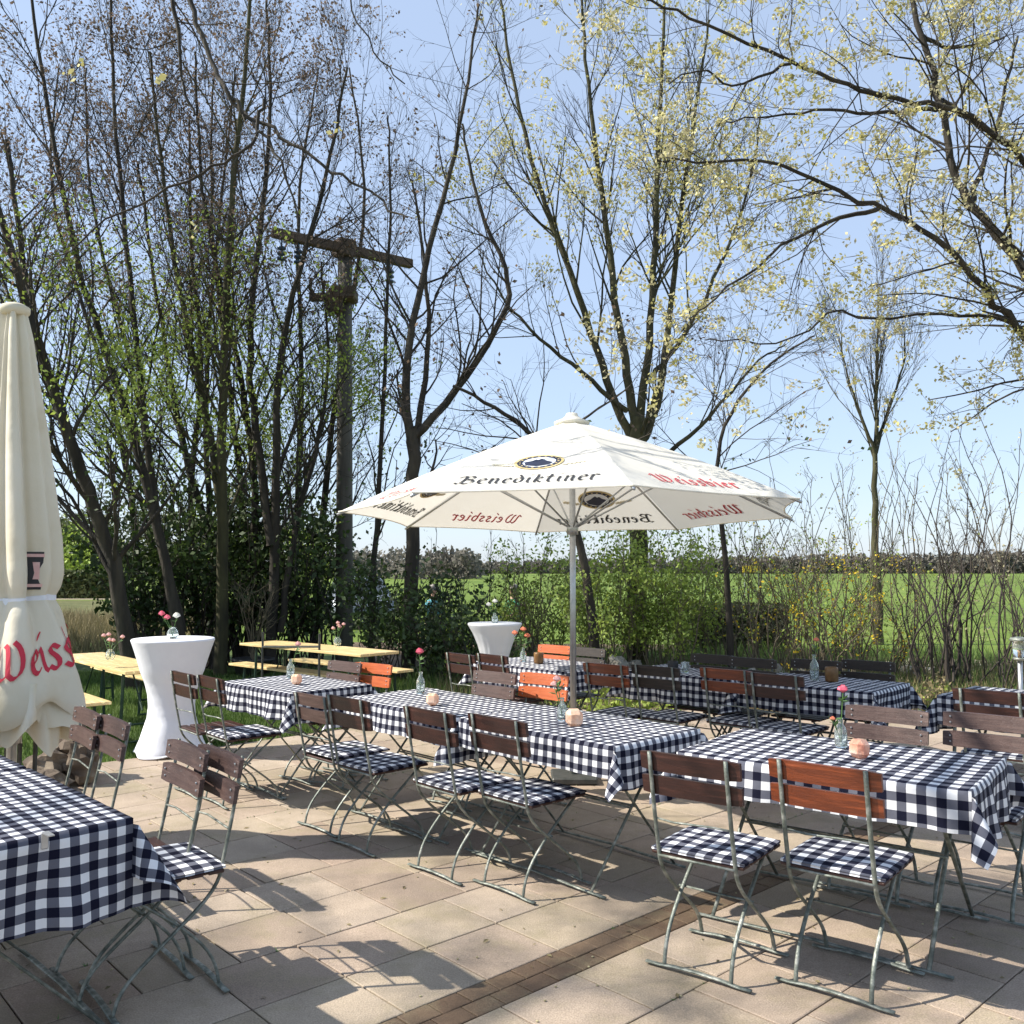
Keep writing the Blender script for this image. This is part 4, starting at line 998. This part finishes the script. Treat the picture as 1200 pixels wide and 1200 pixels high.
T=Tree(); oK=dict(oM); oK['up']=.02
stem(T,based([(700,790),(690,680),(660,560),(625,505),(570,470),(530,450)],13.0,12.6),.09,.02,oK,12,.45); stem(T,px([(640,520),(700,480),(740,450)],12.8,12.6),.03,.01,oK,5,.3)
stem(T,based([(855,790),(850,650),(838,540),(860,475),(915,415),(960,390)],13.0,12.6),.06,.012,oK,9,.5)
finish(T,'leaning_tree','low leaning branches showing on both sides above the parasol','tree')
# slim upright poplar-like tree
oP=dict(n={2:6,1:4},len={2:1.8,1:.8,0:.4},jit=.06,up=.13,ang=(14,34),leaf=[('leaf_pale',.45,.06,2,.05)],rmin=.004)
T=Tree(); Yo=20
stem(T,based([(1026,756),(1026,660),(1025,600),(1029,520),(1032,440),(1036,370),(1038,335)],Yo,Yo),.125,.012,oP,24,.50)
stem(T,px([(1028,530),(1010,480),(995,430),(990,380)],Yo,Yo),.05,.01,oP,9,.1); stem(T,px([(1029,520),(1050,470),(1066,420),(1068,380)],Yo,Yo),.05,.01,oP,9,.1)
finish(T,'columnar_tree','narrow upright tree with a mossy trunk standing alone before the field','tree','bark_moss','twig')
# overhead maple on the right, trunk outside the frame
oR=dict(n={2:5,1:4},len={2:1.1,1:.55,0:.26},jit=.13,up=.03,ang=(28,65),leaf=[('leaf_yg',.40,.036,13,.027),('leaf_pale',.42,.032,12,.027)],rmin=.002,tip=1)
T=Tree()
stem(T,[Vector((6.9,7.5,-.05)),Vector((6.7,7.5,1.8)),Vector((6.2,7.4,3.2)),Vector((5.6,7.2,4.2))],.22,.13,oR,0)
tip=Vector((6.4,7.4,2.9))
def limb(pts,Y0,Y1,r0,r1,nb,st=.1,root=None):
    r0*=.68; r1=max(.005,r1*.7)
    P=px(pts,Y0,Y1)
    if root is not None: P=[root]+P
    stem(T,P,r0,r1,oR,nb,st)
limb([(1240,430),(1195,372),(1145,312),(1100,262),(1025,230),(950,190),(900,172),(775,176)],7.2,6.4,.075,.010,26,.25,tip)
limb([(1240,360),(1200,290),(1150,225),(1130,190),(1120,100),(1095,10),(1080,-60)],7.2,7.4,.085,.03,26,.25,tip)
limb([(1240,200),(1200,155),(1130,105),(1060,100),(1000,78),(925,45),(825,0),(760,-30)],7.0,6.2,.055,.012,22,.2,Vector((6.0,7.3,4.0)))
limb([(1245,390),(1200,376),(1125,360),(1010,372),(985,350),(930,400),(830,395)],7.4,6.8,.04,.006,16,.25,tip)
limb([(1040,235),(960,255),(900,300),(830,350),(800,385)],7.0,6.6,.03,.005,12,.1)
limb([(1120,110),(1040,118),(980,112),(900,120),(850,130)],7.3,6.8,.03,.006,12,.1)
limb([(1150,230),(1190,120),(1215,20)],7.3,7.8,.04,.015,10,.1)
limb([(1120,100),(1160,130),(1230,175)],7.4,7.4,.035,.015,8,.1)
limb([(1100,20),(1140,40),(1200,20)],7.4,7.8,.03,.01,8,.1)
limb([(940,50),(870,90),(830,60),(790,75)],6.5,6.2,.02,.005,9,.1)
finish(T,'maple_tree','overhanging maple boughs with yellow green blossom entering from the right','tree','bark','twig')
# overhead limb top left, trunk outside the frame
T=Tree()
oN=dict(oR); oN['leaf']=[('leaf_yg',.02,.05,5,.03)]; oN['n']={2:4,1:3}
o_=oR; oR=oN
stem(T,[Vector((-7.2,0.3,-.05)),Vector((-7.0,.5,2.5)),Vector((-6.5,1.0,4.9)),Vector((-5.7,1.7,6.4))],.2,.09,oN,0)
rt=Vector((-5.7,1.7,6.4))
limb([(150,-160),(205,-40),(228,30),(245,80),(275,115),(330,150),(380,185),(425,210),(470,250)],6.3,5.8,.085,.010,12,.2,rt)
limb([(262,100),(300,140),(330,200),(345,260)],6.0,5.9,.022,.006,6,.1)
limb([(300,100),(290,150),(250,185),(180,210),(100,260),(50,300)],5.9,5.9,.020,.005,8,.1)
limb([(160,-120),(195,0),(200,80),(215,120)],6.3,6.3,.035,.012,7,.2)
limb([(420,-90),(395,-20),(440,50),(470,80)],6.5,6.5,.02,.004,8,.1,Vector((-3.0,5.5,7.4)))
# crown above and left of the frame, it throws the dappled shade on the terrace
oS=dict(n={2:4,1:4},len={2:1.7,1:.85,0:.4},jit=.12,up=.03,ang=(28,60),leaf=[('leaf_pale',.35,.05,3,.05)],rmin=.003)
for pp in ([(-6.2,1.3,5.5),(-5.4,2.0,6.4),(-4.4,2.6,7.1),(-3.0,3.0,7.6)],[(-6.5,1.0,4.9),(-5.9,2.2,5.6),(-5.3,3.2,6.0),(-4.6,3.9,6.3)],[(-5.7,1.7,6.4),(-4.9,2.8,7.3),(-3.9,3.6,8.0),(-2.6,4.2,8.5)]):
    stem(T,[Vector(p) for p in pp],.05,.010,oS,12,.2)
oB=dict(n={2:6,1:5},len={2:1.6,1:.8,0:.4},jit=.12,up=.03,ang=(28,60),leaf=[('leaf_pale',.30,.06,5,.06)],rmin=.004)
for k in range(5):
    a=k*1.26; e=Vector((-9.4+math.cos(a)*2.6,3.2+math.sin(a)*2.0,8.6+.5*(k%3)))
    stem(T,[Vector((-6.5,1.0,4.9)),Vector((-8.0,1.9,6.4)).lerp(e,.25),Vector((-8.4,2.5,7.4)).lerp(e,.6),e],.05,.012,oB,11,.35)
oR=o_
finish(T,'overhanging_tree','dark limb hanging into the picture at the upper left','tree','bark','twig')
# ------------------------------------------------------------------ shrubs in the bed
def shrub(x,Y,h,spread,ns,label,leafs,r=.012,twig='twig_light',nb=9,name='shrub',cat='shrub',basew=.18,lens=(.7,.38,.2),jit=.09,base_z=-.03,group='shrubs of the bed behind the terrace',up=.05,ang=(20,48)):
    T=Tree(); X=(x-600)/F*Y
    o=dict(n={2:4,1:3},len={2:lens[0]*1.0,1:lens[1],0:lens[2]},jit=jit,up=up,ang=ang,leaf=leafs,rmin=.0028)
    for k in range(ns):
        a=random.random()*6.28; s=random.random()**.6; hh=h*random.uniform(.55,1.08)
        bpt=Vector((X+random.gauss(0,basew),Y+random.gauss(0,basew),base_z)); top=bpt+Vector((math.cos(a)*spread*s,math.sin(a)*spread*s,hh)); mid=bpt.lerp(top,.5)+Vector((random.gauss(0,.08*h),random.gauss(0,.08*h),hh*.10))
        mid2=bpt.lerp(top,.25)+Vector((random.gauss(0,.05*h),random.gauss(0,.05*h),hh*.08))
        stem(T,[bpt,mid2,mid,top],r*random.uniform(.6,1.3),.004,o,nb,.18,1,tube='tr')
    return finish(T,name,label,cat,twig,twig,group)
G_=[('leaf_green',1,.062,7,.08)]; GY=[('leaf_green',.55,.045,3,.05),('leaf_yellow',.24,.045,3,.03)]; PB=[('leaf_pale',.5,.045,2,.03)]; DK=[('leaf_dark',.95,.09,4,.08)]
shrub(560,14.5,2.3,1.0,14,'bare twiggy shrub behind the distant bar table',[('leaf_dark',.3,.06,2,.06)],nb=10,twig='twig')
shrub(610,14.0,2.2,.9,14,'brownish twiggy shrub under the left part of the parasol',[('leaf_green',.3,.05,2,.06),('seed',.3,.05,2,.04)],nb=10)
shrub(655,14.5,2.25,.9,12,'leafy shrub directly behind the parasol pole',G_,nb=10)
shrub(700,13.5,2.25,.8,14,'light green leafy shrub just right of the pole',G_,nb=12)
shrub(740,13.8,2.25,.8,14,'light green leafy shrub at the foot of the large tree',G_,nb=12)
shrub(785,13.5,2.25,.8,14,'light green leafy shrub right of the large tree trunk',G_,nb=12)
shrub(825,14.5,2.25,.8,12,'green twiggy shrub above the red orange chair',G_,nb=10)
shrub(870,14.5,2.8,1.0,12,'shrub with upright twigs under the right tip of the parasol',[('leaf_green',.45,.05,2,.05),('leaf_pale',.3,.05,2,.04)],nb=10)
shrub(915,14.0,2.9,.8,9,'tall sparse shrub right of the parasol tip with pale buds',PB,nb=9)
shrub(945,12.8,2.0,.7,14,'tangled shrub with a few yellow flowers behind the bottle',GY,nb=9)
shrub(985,12.6,2.1,.7,15,'yellow flowering shrub left of the columnar tree',GY,nb=8)
shrub(1040,12.8,2.0,.7,14,'yellow flowering shrub right of the columnar tree',GY,nb=8)
shrub(1000,13.5,3.5,1.0,8,'tall airy shrub with pale buds reaching above the horizon',PB,nb=9)
shrub(925,13.6,3.3,1.0,9,'tall wispy shrub just right of the parasol tip',[('leaf_pale',.5,.045,3,.03),('leaf_green',.25,.04,2,.03)],nb=10)
shrub(890,13.2,2.4,.8,12,'light green twiggy shrub before the clipped hedge',GY,nb=10)
shrub(965,14.6,3.0,.9,9,'airy shrub left of the columnar tree',[('leaf_pale',.5,.045,3,.03)],nb=10)
shrub(1070,13.4,3.0,.9,9,'airy shrub right of the columnar tree',[('leaf_pale',.45,.045,2,.03)],nb=9)
shrub(1160,13.5,3.4,1.0,8,'sparse shrub behind the long bare rods',[('leaf_pale',.45,.045,2,.03)],nb=9)
shrub(1100,12.0,3.3,1.0,20,'many stemmed bare shrub left of the sandy path',[('leaf_green',.08,.04,1,.03)],r=.017,nb=7,twig='twig',basew=.16)
shrub(1130,12.4,3.9,1.2,9,'tallest bare shrub with long rods at the right',PB,r=.016,nb=8,twig='twig')
shrub(1190,11.5,2.4,.9,10,'bare shrub behind the garden lamp',[('leaf_pale',.15,.04,1,.03)],r=.013,nb=8,twig='twig')
shrub(450,13.5,1.6,.9,16,'dark evergreen bush right of the utility pole',DK,nb=12,twig='twig')
shrub(515,13.2,1.5,.9,16,'dark evergreen bush below the forked tree',DK,nb=12,twig='twig')
shrub(545,12.6,.9,.6,12,'low green bush left of the distant bar table',[('leaf_dark',.9,.08,3,.07),('leaf_green',.3,.06,2,.06)],nb=10,twig='twig')
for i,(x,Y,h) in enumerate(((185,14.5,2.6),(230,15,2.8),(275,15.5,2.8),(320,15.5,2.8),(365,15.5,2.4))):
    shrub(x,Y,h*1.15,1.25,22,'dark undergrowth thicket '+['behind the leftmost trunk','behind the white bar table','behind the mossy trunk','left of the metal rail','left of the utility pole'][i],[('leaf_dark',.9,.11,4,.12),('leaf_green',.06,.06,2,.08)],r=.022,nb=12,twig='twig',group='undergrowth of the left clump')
# small plants along the patio edge
for i,(x,Y,lb) in enumerate(((700,9.6,'low leafy plants under the red brown chair'),(760,9.6,'low leafy plant behind the dark chair of the back row'),(905,10.2,'low dry plant behind the far side chairs'),(1075,10.6,'low dry plant beside the right back table'))):
    shrub(x,Y,.35,.35,14,lb,[('leaf_green',.9,.06,3,.04)] if i<2 else [('dry',.9,.05,2,.04),('leaf_green',.3,.05,1,.04)],r=.005,nb=5,name='garden_plant',cat='plant',group='low plants at the terrace edge',lens=(.2,.12,.06))
# potted plant
q=gz(299,789,0); t=thing('potted_shrub','bare shrub in a wide dark pot on the lawn','potted plant',(q.x,q.y,-.02))
b=MB(); b.lathe([(.24,0),(.30,.22),(.33,.24),(.33,.27),(.29,.27),(.26,.2),(.001,.2)],20); b.build('pot','pot',t,True)
T=Tree(); o=dict(n={1:3},len={1:.4,0:.22},jit=.12,up=.06,ang=(20,45),leaf=[('leaf_dark',.25,.05,1,.03)],rmin=.003)
for k in range(9):
    a=random.random()*6.28; stem(T,[Vector((0,0,.2)),Vector((math.cos(a)*.1,math.sin(a)*.1,.7)),Vector((math.cos(a)*.3,math.sin(a)*.3,1.3))],.011,.004,o,7,.3,1,tube='br')
T.br.build('stems','twig_light',t); T.tw.build('twigs','twig_light',t)
for m_,bb in T.lf.items(): bb.build('leaves',m_,t)
q=gz(322,786,0)
# ------------------------------------------------------------------ hedges
def hedge(x0,x1,Y,h,dep,label,n,size,m='leaf_hedge'):
    a=(x0-600)/F*Y; c=(x1-600)/F*Y; t=thing('hedge',label,'hedge',((a+c)/2,Y,0)); w=(c-a)/2
    b=MB(); b.box((0,0,h*.48-.02),(2*w*.97,dep*.8,h*.9)); b.build('branches','twig',t)
    l=MB()
    for _ in range(n):
        f=random.random(); 
        if f<.45: p=Vector((random.uniform(-w,w),-dep/2+random.gauss(0,.05),random.uniform(0,h)))
        elif f<.8: p=Vector((random.uniform(-w,w),random.uniform(-dep/2,dep/2),h+random.gauss(0,.04)))
        else: p=Vector((random.choice((-w,w))+random.gauss(0,.05),random.uniform(-dep/2,dep/2),random.uniform(0,h)))
        l.leaf(p,size*random.uniform(.6,1.3),.8)
    l.build('foliage',m,t)
hedge(795,914,18.5,.86,.9,'clipped brownish hedge in front of the field behind the back row',5000,.085)
hedge(30,150,52,1.5,1.5,'long clipped green hedge beyond the grass bank at the left',5000,.22,'leaf_hedge')
# distant leafy trees at the left behind the hedge
for i,(x,Y,h,w,lb) in enumerate(((70,62,6.0,2.6,'brownish distant tree directly right of the closed parasol'),(100,60,4.6,2.8,'light green distant tree above the clipped hedge'),(135,66,6.2,3.0,'distant tree behind the leaning trunk'),(30,64,6,3,'distant tree hidden behind the closed parasol'),(190,70,6.5,3.4,'distant tree behind the white bar table'),(245,72,6,3.6,'distant green tree behind the mossy trunk'),(300,74,6,3.6,'distant green tree behind the left thicket'),(360,75,5,3.2,'distant green tree left of the utility pole'))):
    X=(x-600)/F*Y; t=thing('distant_tree',lb,'tree',(X,Y,-.03),0,'distant trees behind the hedge')
    b=MB(); b.tube([(0,0,0),(.1,0,h*.35),(0,.1,h*.8)],[.2,.15,.05],6)
    for k in range(9): a=random.random()*6.28; b.tube([(.05,0,h*(.25+.05*k)),(math.cos(a)*w*.6,math.sin(a)*w*.6,h*(.45+.05*k))],[.07,.02],4,False)
    b.build('trunk','bark',t)
    l=MB()
    cl=[Vector((random.gauss(0,w*.42),random.gauss(0,w*.42),h*random.uniform(.2,.95))) for _ in range(26)]
    for _ in range(2600): l.leaf(random.choice(cl)+rv(.42),.26*random.uniform(.6,1.3),.8)
    l.build('crown','leaf_green' if i in (1,5,7) else 'leaf_hedge',t)
# far woodland on the horizon
def woods(name,label,xs,Y,h,n,size,hf=lambda X:1):
    b=MB()
    cl=[]
    for k in range(int((xs[1]-xs[0])/.9)):
        X=random.uniform(*xs); cl.append((X,Y+random.uniform(-15,30),h*hf(X)*random.uniform(.7,1.1),random.uniform(2.2,4.6)))
    for k in range(n):
        X,yy,hh,w=random.choice(cl); f=random.random()**.8
        b.leaf((X+random.gauss(0,w*.55)*(1.25-f*.9),yy+random.gauss(0,w*.5),hh*f+random.gauss(0,.5)),size*random.uniform(.6,1.4),.8)
    tag(b.build(name,'farwood'),label,'woodland',None,'stuff')
woods('woodland','strip of brown woodland on the horizon behind the field',(-130,430),420,11.0,70000,1.7,lambda X:.42+.48*max(0,min(1,(X+20)/260)))
woods('woodland','nearer dark green strip of trees at the left horizon',(-160,-8),170,5.0,36000,.8)
# ------------------------------------------------------------------ yellow town sign, car, people
q=gd(880,667,58); t=thing('road_sign','small plain yellow sign on posts far off by the field','sign',(q.x,58,0))
b=MB(); b.box((0,0,q.z),(1.15,.04,.42),None,.01); b.build('sign_panel','yellow_sign',t)
for s in (-.45,.45): b=MB(); b.tube([(s,.04,-.02),(s,.04,q.z)],.03,6); b.build('post','alu',t)
# car: front view between the trunks
Yc=27; q=gd(421,736,Yc); t=thing('parked_car','pale silver car glimpsed between the dark trunks','car',(q.x,Yc,-.03),R(14))
sec=[(-2.1,.35,.62,.70,.78),(-1.95,.30,.80,.84,.84),(-1.1,.28,.95,.90,.88),(-.55,.28,1.38,.66,.88),(0,.28,1.45,.66,.88),(.9,.28,1.42,.66,.88),(1.6,.30,1.05,.78,.87),(2.05,.35,.85,.80,.82)]
b=MB(); ns=12
for (y,z0,z1,wt,wb) in sec:
    ring=[]; zb=(.85 if z1>1.1 else z1*.92)
    pts=[(-wb,z0),(-wb-.02,zb*.75),(-wb,zb),(-wt,z1-.05),(-wt*.8,z1),(0,z1+.02),(wt*.8,z1),(wt,z1-.05),(wb,zb),(wb+.02,zb*.75),(wb,z0),(0,z0-.02)]
    for x,z in pts: b.v.append((x,y,z))
for i in range(len(sec)-1):
    for j in range(ns): b.f.append((i*ns+j,i*ns+(j+1)%ns,(i+1)*ns+(j+1)%ns,(i+1)*ns+j))
b.f.append(tuple(range(ns))[::-1]); b.f.append(tuple((len(sec)-1)*ns+j for j in range(ns))); body=b.build('body','car_paint',t,True)
b=MB(); b.poly([(-.78,-1.10,.965),(.78,-1.10,.965),(.60,-.60,1.385),(-.60,-.60,1.385)]); b.build('windscreen','carglass',t)
for s in (-1,1):
    b=MB(); b.poly([(s*.885,-.9,.90),(s*.885,1.3,.90),(s*.70,.85,1.36),(s*.70,-.45,1.34)]); b.build('side_window','carglass',t)
    b=MB(); b.blob((s*.62,-2.0,.66),(.17,.10,.09),5,8,0); b.build('headlight','white_print',t,True)
    for y in (-1.3,1.25):
        b=MB(); 
        b.tube([(s*.72,y,.32),(s*.92,y,.32)],.32,18); wh=b.build('wheel','tyre',t); b=MB(); b.tube([(s*.92,y,.32),(s*.93,y,.32)],.2,14); b.build('rim','alu',wh)
def person(x,Y,top_z,label,shirt,face):
    X=(x-600)/F*Y; t=thing('person',label,'person',(X,Y,0),R(face))
    def skin(verts,edges,rads,name,m,root=0):
        me=bpy.data.meshes.new(name); me.from_pydata(verts,edges,[]); me.materials.append(M[m]); o=bpy.data.objects.new(name,me); C.objects.link(o); o.parent=t
        md=o.modifiers.new('s','SKIN'); 
        for i,r_ in enumerate(rads): me.skin_vertices[0].data[i].radius=(r_,r_*.85) if hasattr(me.skin_vertices,'__len__') and len(me.skin_vertices) else (r_,r_)
        me.skin_vertices[0].data[root].use_root=True
        sb=o.modifiers.new('u','SUBSURF'); sb.levels=1; sb.render_levels=2; return o
    k=top_z-.84   # seat-based offset
    # seated figure on a stool: hips at .45+k*0
    h=.46
    V_=[(0,0,h),(0,.02,h+.2),(0,.0,h+.42),(0,-.01,h+.50),(0,-.02,h+.58),(0,-.03,h+.70),(0,-.02,h+.78),
        (-.17,0,h+.40),(-.24,-.08,h+.16),(-.16,-.30,h+.10),(-.12,-.38,h+.09),(.17,0,h+.40),(.24,-.08,h+.16),(.16,-.30,h+.10),(.12,-.38,h+.09),
        (-.10,-.04,h-.01),(-.13,-.42,h+.02),(-.13,-.44,.08),(-.13,-.58,.04),(.10,-.04,h-.01),(.13,-.42,h+.02),(.13,-.44,.08),(.13,-.58,.04)]
    E_=[(0,1),(1,2),(2,3),(3,4),(4,5),(5,6),(2,7),(7,8),(8,9),(9,10),(2,11),(11,12),(12,13),(13,14),(0,15),(15,16),(16,17),(17,18),(0,19),(19,20),(20,21),(21,22)]
    R_=[.14,.13,.12,.055,.06,.095,.07,.06,.045,.035,.03,.06,.045,.035,.03,.09,.065,.045,.035,.09,.065,.045,.035]
    me=bpy.data.meshes.new('body'); me.from_pydata(V_,E_,[]); o=bpy.data.objects.new('body',me); C.objects.link(o); o.parent=t; me.materials.append(M['skin'])
    md=o.modifiers.new('skin','SKIN')
    if not me.skin_vertices: me.attributes  # layer is created with the modifier
    try:
        for i,r_ in enumerate(R_): me.skin_vertices[0].data[i].radius=(r_,r_)
        me.skin_vertices[0].data[0].use_root=True
    except Exception as ex: print('skin',ex)
    sb=o.modifiers.new('sub','SUBSURF'); sb.levels=1; sb.render_levels=1
    b=MB()
    b.lathe([(.16,h-.02),(.175,h+.1),(.165,h+.25),(.19,h+.38),(.15,h+.46),(.07,h+.50)],18,(0,0,0),lambda g,z:1-.22*abs(math.sin(g)))
    for s in (-1,1): b.tube([(s*.17,0,h+.41),(s*.22,-.04,h+.27),(s*.25,-.09,h+.15)],[.075,.068,.06],10)
    b.build('shirt',shirt,t,True)
    b=MB()
    for s in (-1,1): b.tube(chaikin([(s*.08,.06,h),(s*.13,-.40,h+.03),(s*.13,-.46,h-.05),(s*.13,-.44,.1)],1),[.115,.113,.11,.105,.10,.095,.09,.085],10)
    b.build('trousers','trouser',t,True)
    b=MB(); b.blob((0,.0,h+.745),(.105,.115,.10),8,12,.08); b.build('hair','hair',t,True)
    b=MB(); b.blob((0,-.125,h+.70),(.013,.02,.02),4,6,0)
    for s in (-1,1): b.blob((s*.1,-.03,h+.70),(.012,.02,.03),4,6,0)
    b.build('nose_and_ears','skin',t,True)
    b=MB(); 
    for s in (-1,1): b.blob((s*.035,-.115,h+.725),(.011,.008,.008),4,6,0)
    b.build('eyes','black_print',t,True)
    for s in (-1,1):
        b=MB(); b.box((s*.13,-.54,.04),(.085,.24,.07),None,.02); b.build('shoe','tyre',t)
    st=MB(); st.box((0,.05,.40),(.4,.36,.04),None,.01)
    for sx in (-.16,.16):
        for sy in (-.1,.2): st.tube([(sx,sy,-.02),(sx,sy,.4)],.02,6)
    so_=st.build('stool','w_beer',None,False,(X,Y,0),R(face)); tag(so_,'low wooden stool under the person '+('in turquoise' if shirt=='teal' else 'in green'),'stool','stools in the garden')
shrub(598,18.2,1.05,.55,10,'small green bush before the person in green',G_,nb=8)
shrub(505,18.0,.95,.5,9,'small dark bush before the person in turquoise',DK,nb=7)
person(507,20.5,1.2,'seated person in a turquoise shirt beyond the forked tree','teal',60)
person(602,21,1.2,'seated person in a green shirt and dark trousers behind the distant bar table','greenshirt',-50)
# ------------------------------------------------------------------ grass and ground cover
def tufts(name,label,n,region,hmin,hmax,m,w=.006,excl=None):
    b=MB(); k=0; rr=random.Random(3)
    while k<n:
        x,y=region(rr)
        if excl and excl(x,y): continue
        k+=1; h=rr.uniform(hmin,hmax); a=rr.random()*6.28; dx,dy=math.cos(a)*w,math.sin(a)*w; lx,ly=rr.gauss(0,.35)*h,rr.gauss(0,.35)*h
        i=len(b.v); b.v+=[(x-dx,y-dy,-.03),(x+dx,y+dy,-.03),(x+lx,y+ly,h)]; b.f.append((i,i+1,i+2))
    tag(b.build(name,m),label,'grass',None,'stuff')
onpat=lambda x,y: inside((x,y),edge)
tufts('grass','short green lawn grass left of the terrace',90000,lambda r:(r.uniform(-8.5,1.2),r.uniform(5.5,14.5)),.02,.06,'grassblade',.007,onpat)
tufts('dry_grass','tall dry grass on the bank at the left',16000,lambda r:(r.uniform(-17,-8.0),r.uniform(17.5,30)),.1,.55,'dry',.012)
tufts('bed_grass','grass and dry stalks in the planting bed',22000,lambda r:(r.uniform(-1.5,9),r.uniform(10.2,18)),.05,.30,'grassblade',.009,onpat)
tufts('dead_stalks','dry stalks and leaf litter in the planting bed',14000,lambda r:(r.uniform(-1.0,9),r.uniform(10.4,15)),.03,.28,'dry',.009,onpat)
b=MB(); rr=random.Random(8)
for _ in range(260):
    x,y=rr.uniform(-3,4),rr.uniform(2.8,9); 
    if inside((x,y),edge): b.blob((x,y,.010),(.006,.005,.003),3,5,.3,seed=_)
wb=MB(); lb_=MB()
for _ in range(900):
    k=rr.randint(-14,14); v0=2.76+.4*k if k>=0 else 2.56+.4*k; u0=rr.uniform(-2,9); q=uvw(u0,v0+rr.gauss(0,.003),.004)
    if not inside((q.x,q.y),edge) or mnoise.noise(q*.9)<.12: continue
    for _k in range(4):
        a=rr.random()*6.28; h=rr.uniform(.004,.016); i=len(wb.v); wb.v+=[(q.x-math.cos(a)*.003,q.y-math.sin(a)*.003,.003),(q.x+math.cos(a)*.003,q.y+math.sin(a)*.003,.003),(q.x+rr.gauss(0,.010),q.y+rr.gauss(0,.010),.004+h)]; wb.f.append((i,i+1,i+2))
for _ in range(320):
    x,y=rr.uniform(-3.5,4.5),rr.uniform(2.8,10)
    if inside((x,y),edge):
        a=rr.random()*6.28; l=rr.uniform(.008,.022); c_,s_=math.cos(a)*l,math.sin(a)*l
        lb_.poly([(x-c_,y-s_,.010),(x-s_*.4,y+c_*.4,.012+rr.random()*.006),(x+c_,y+s_,.011),(x+s_*.4,y-c_*.4,.010)])
tag(wb.build('joint_weeds','stemgreen'),'tiny weeds growing in the joints of the paving',None,None,'stuff')
tag(lb_.build('leaf_litter','dry'),'small dry leaves scattered over the paving',None,None,'stuff')
tag(b.build('fallen_petals','leaf_pale'),'scattered pale petals and crumbs on the paving','litter',None,'stuff')
for k,o in protos.items():
    if k not in used:
        for c in list(o.children_recursive)+[o]: bpy.data.objects.remove(c)
print('verts',sum(len(m.vertices) for m in bpy.data.meshes))
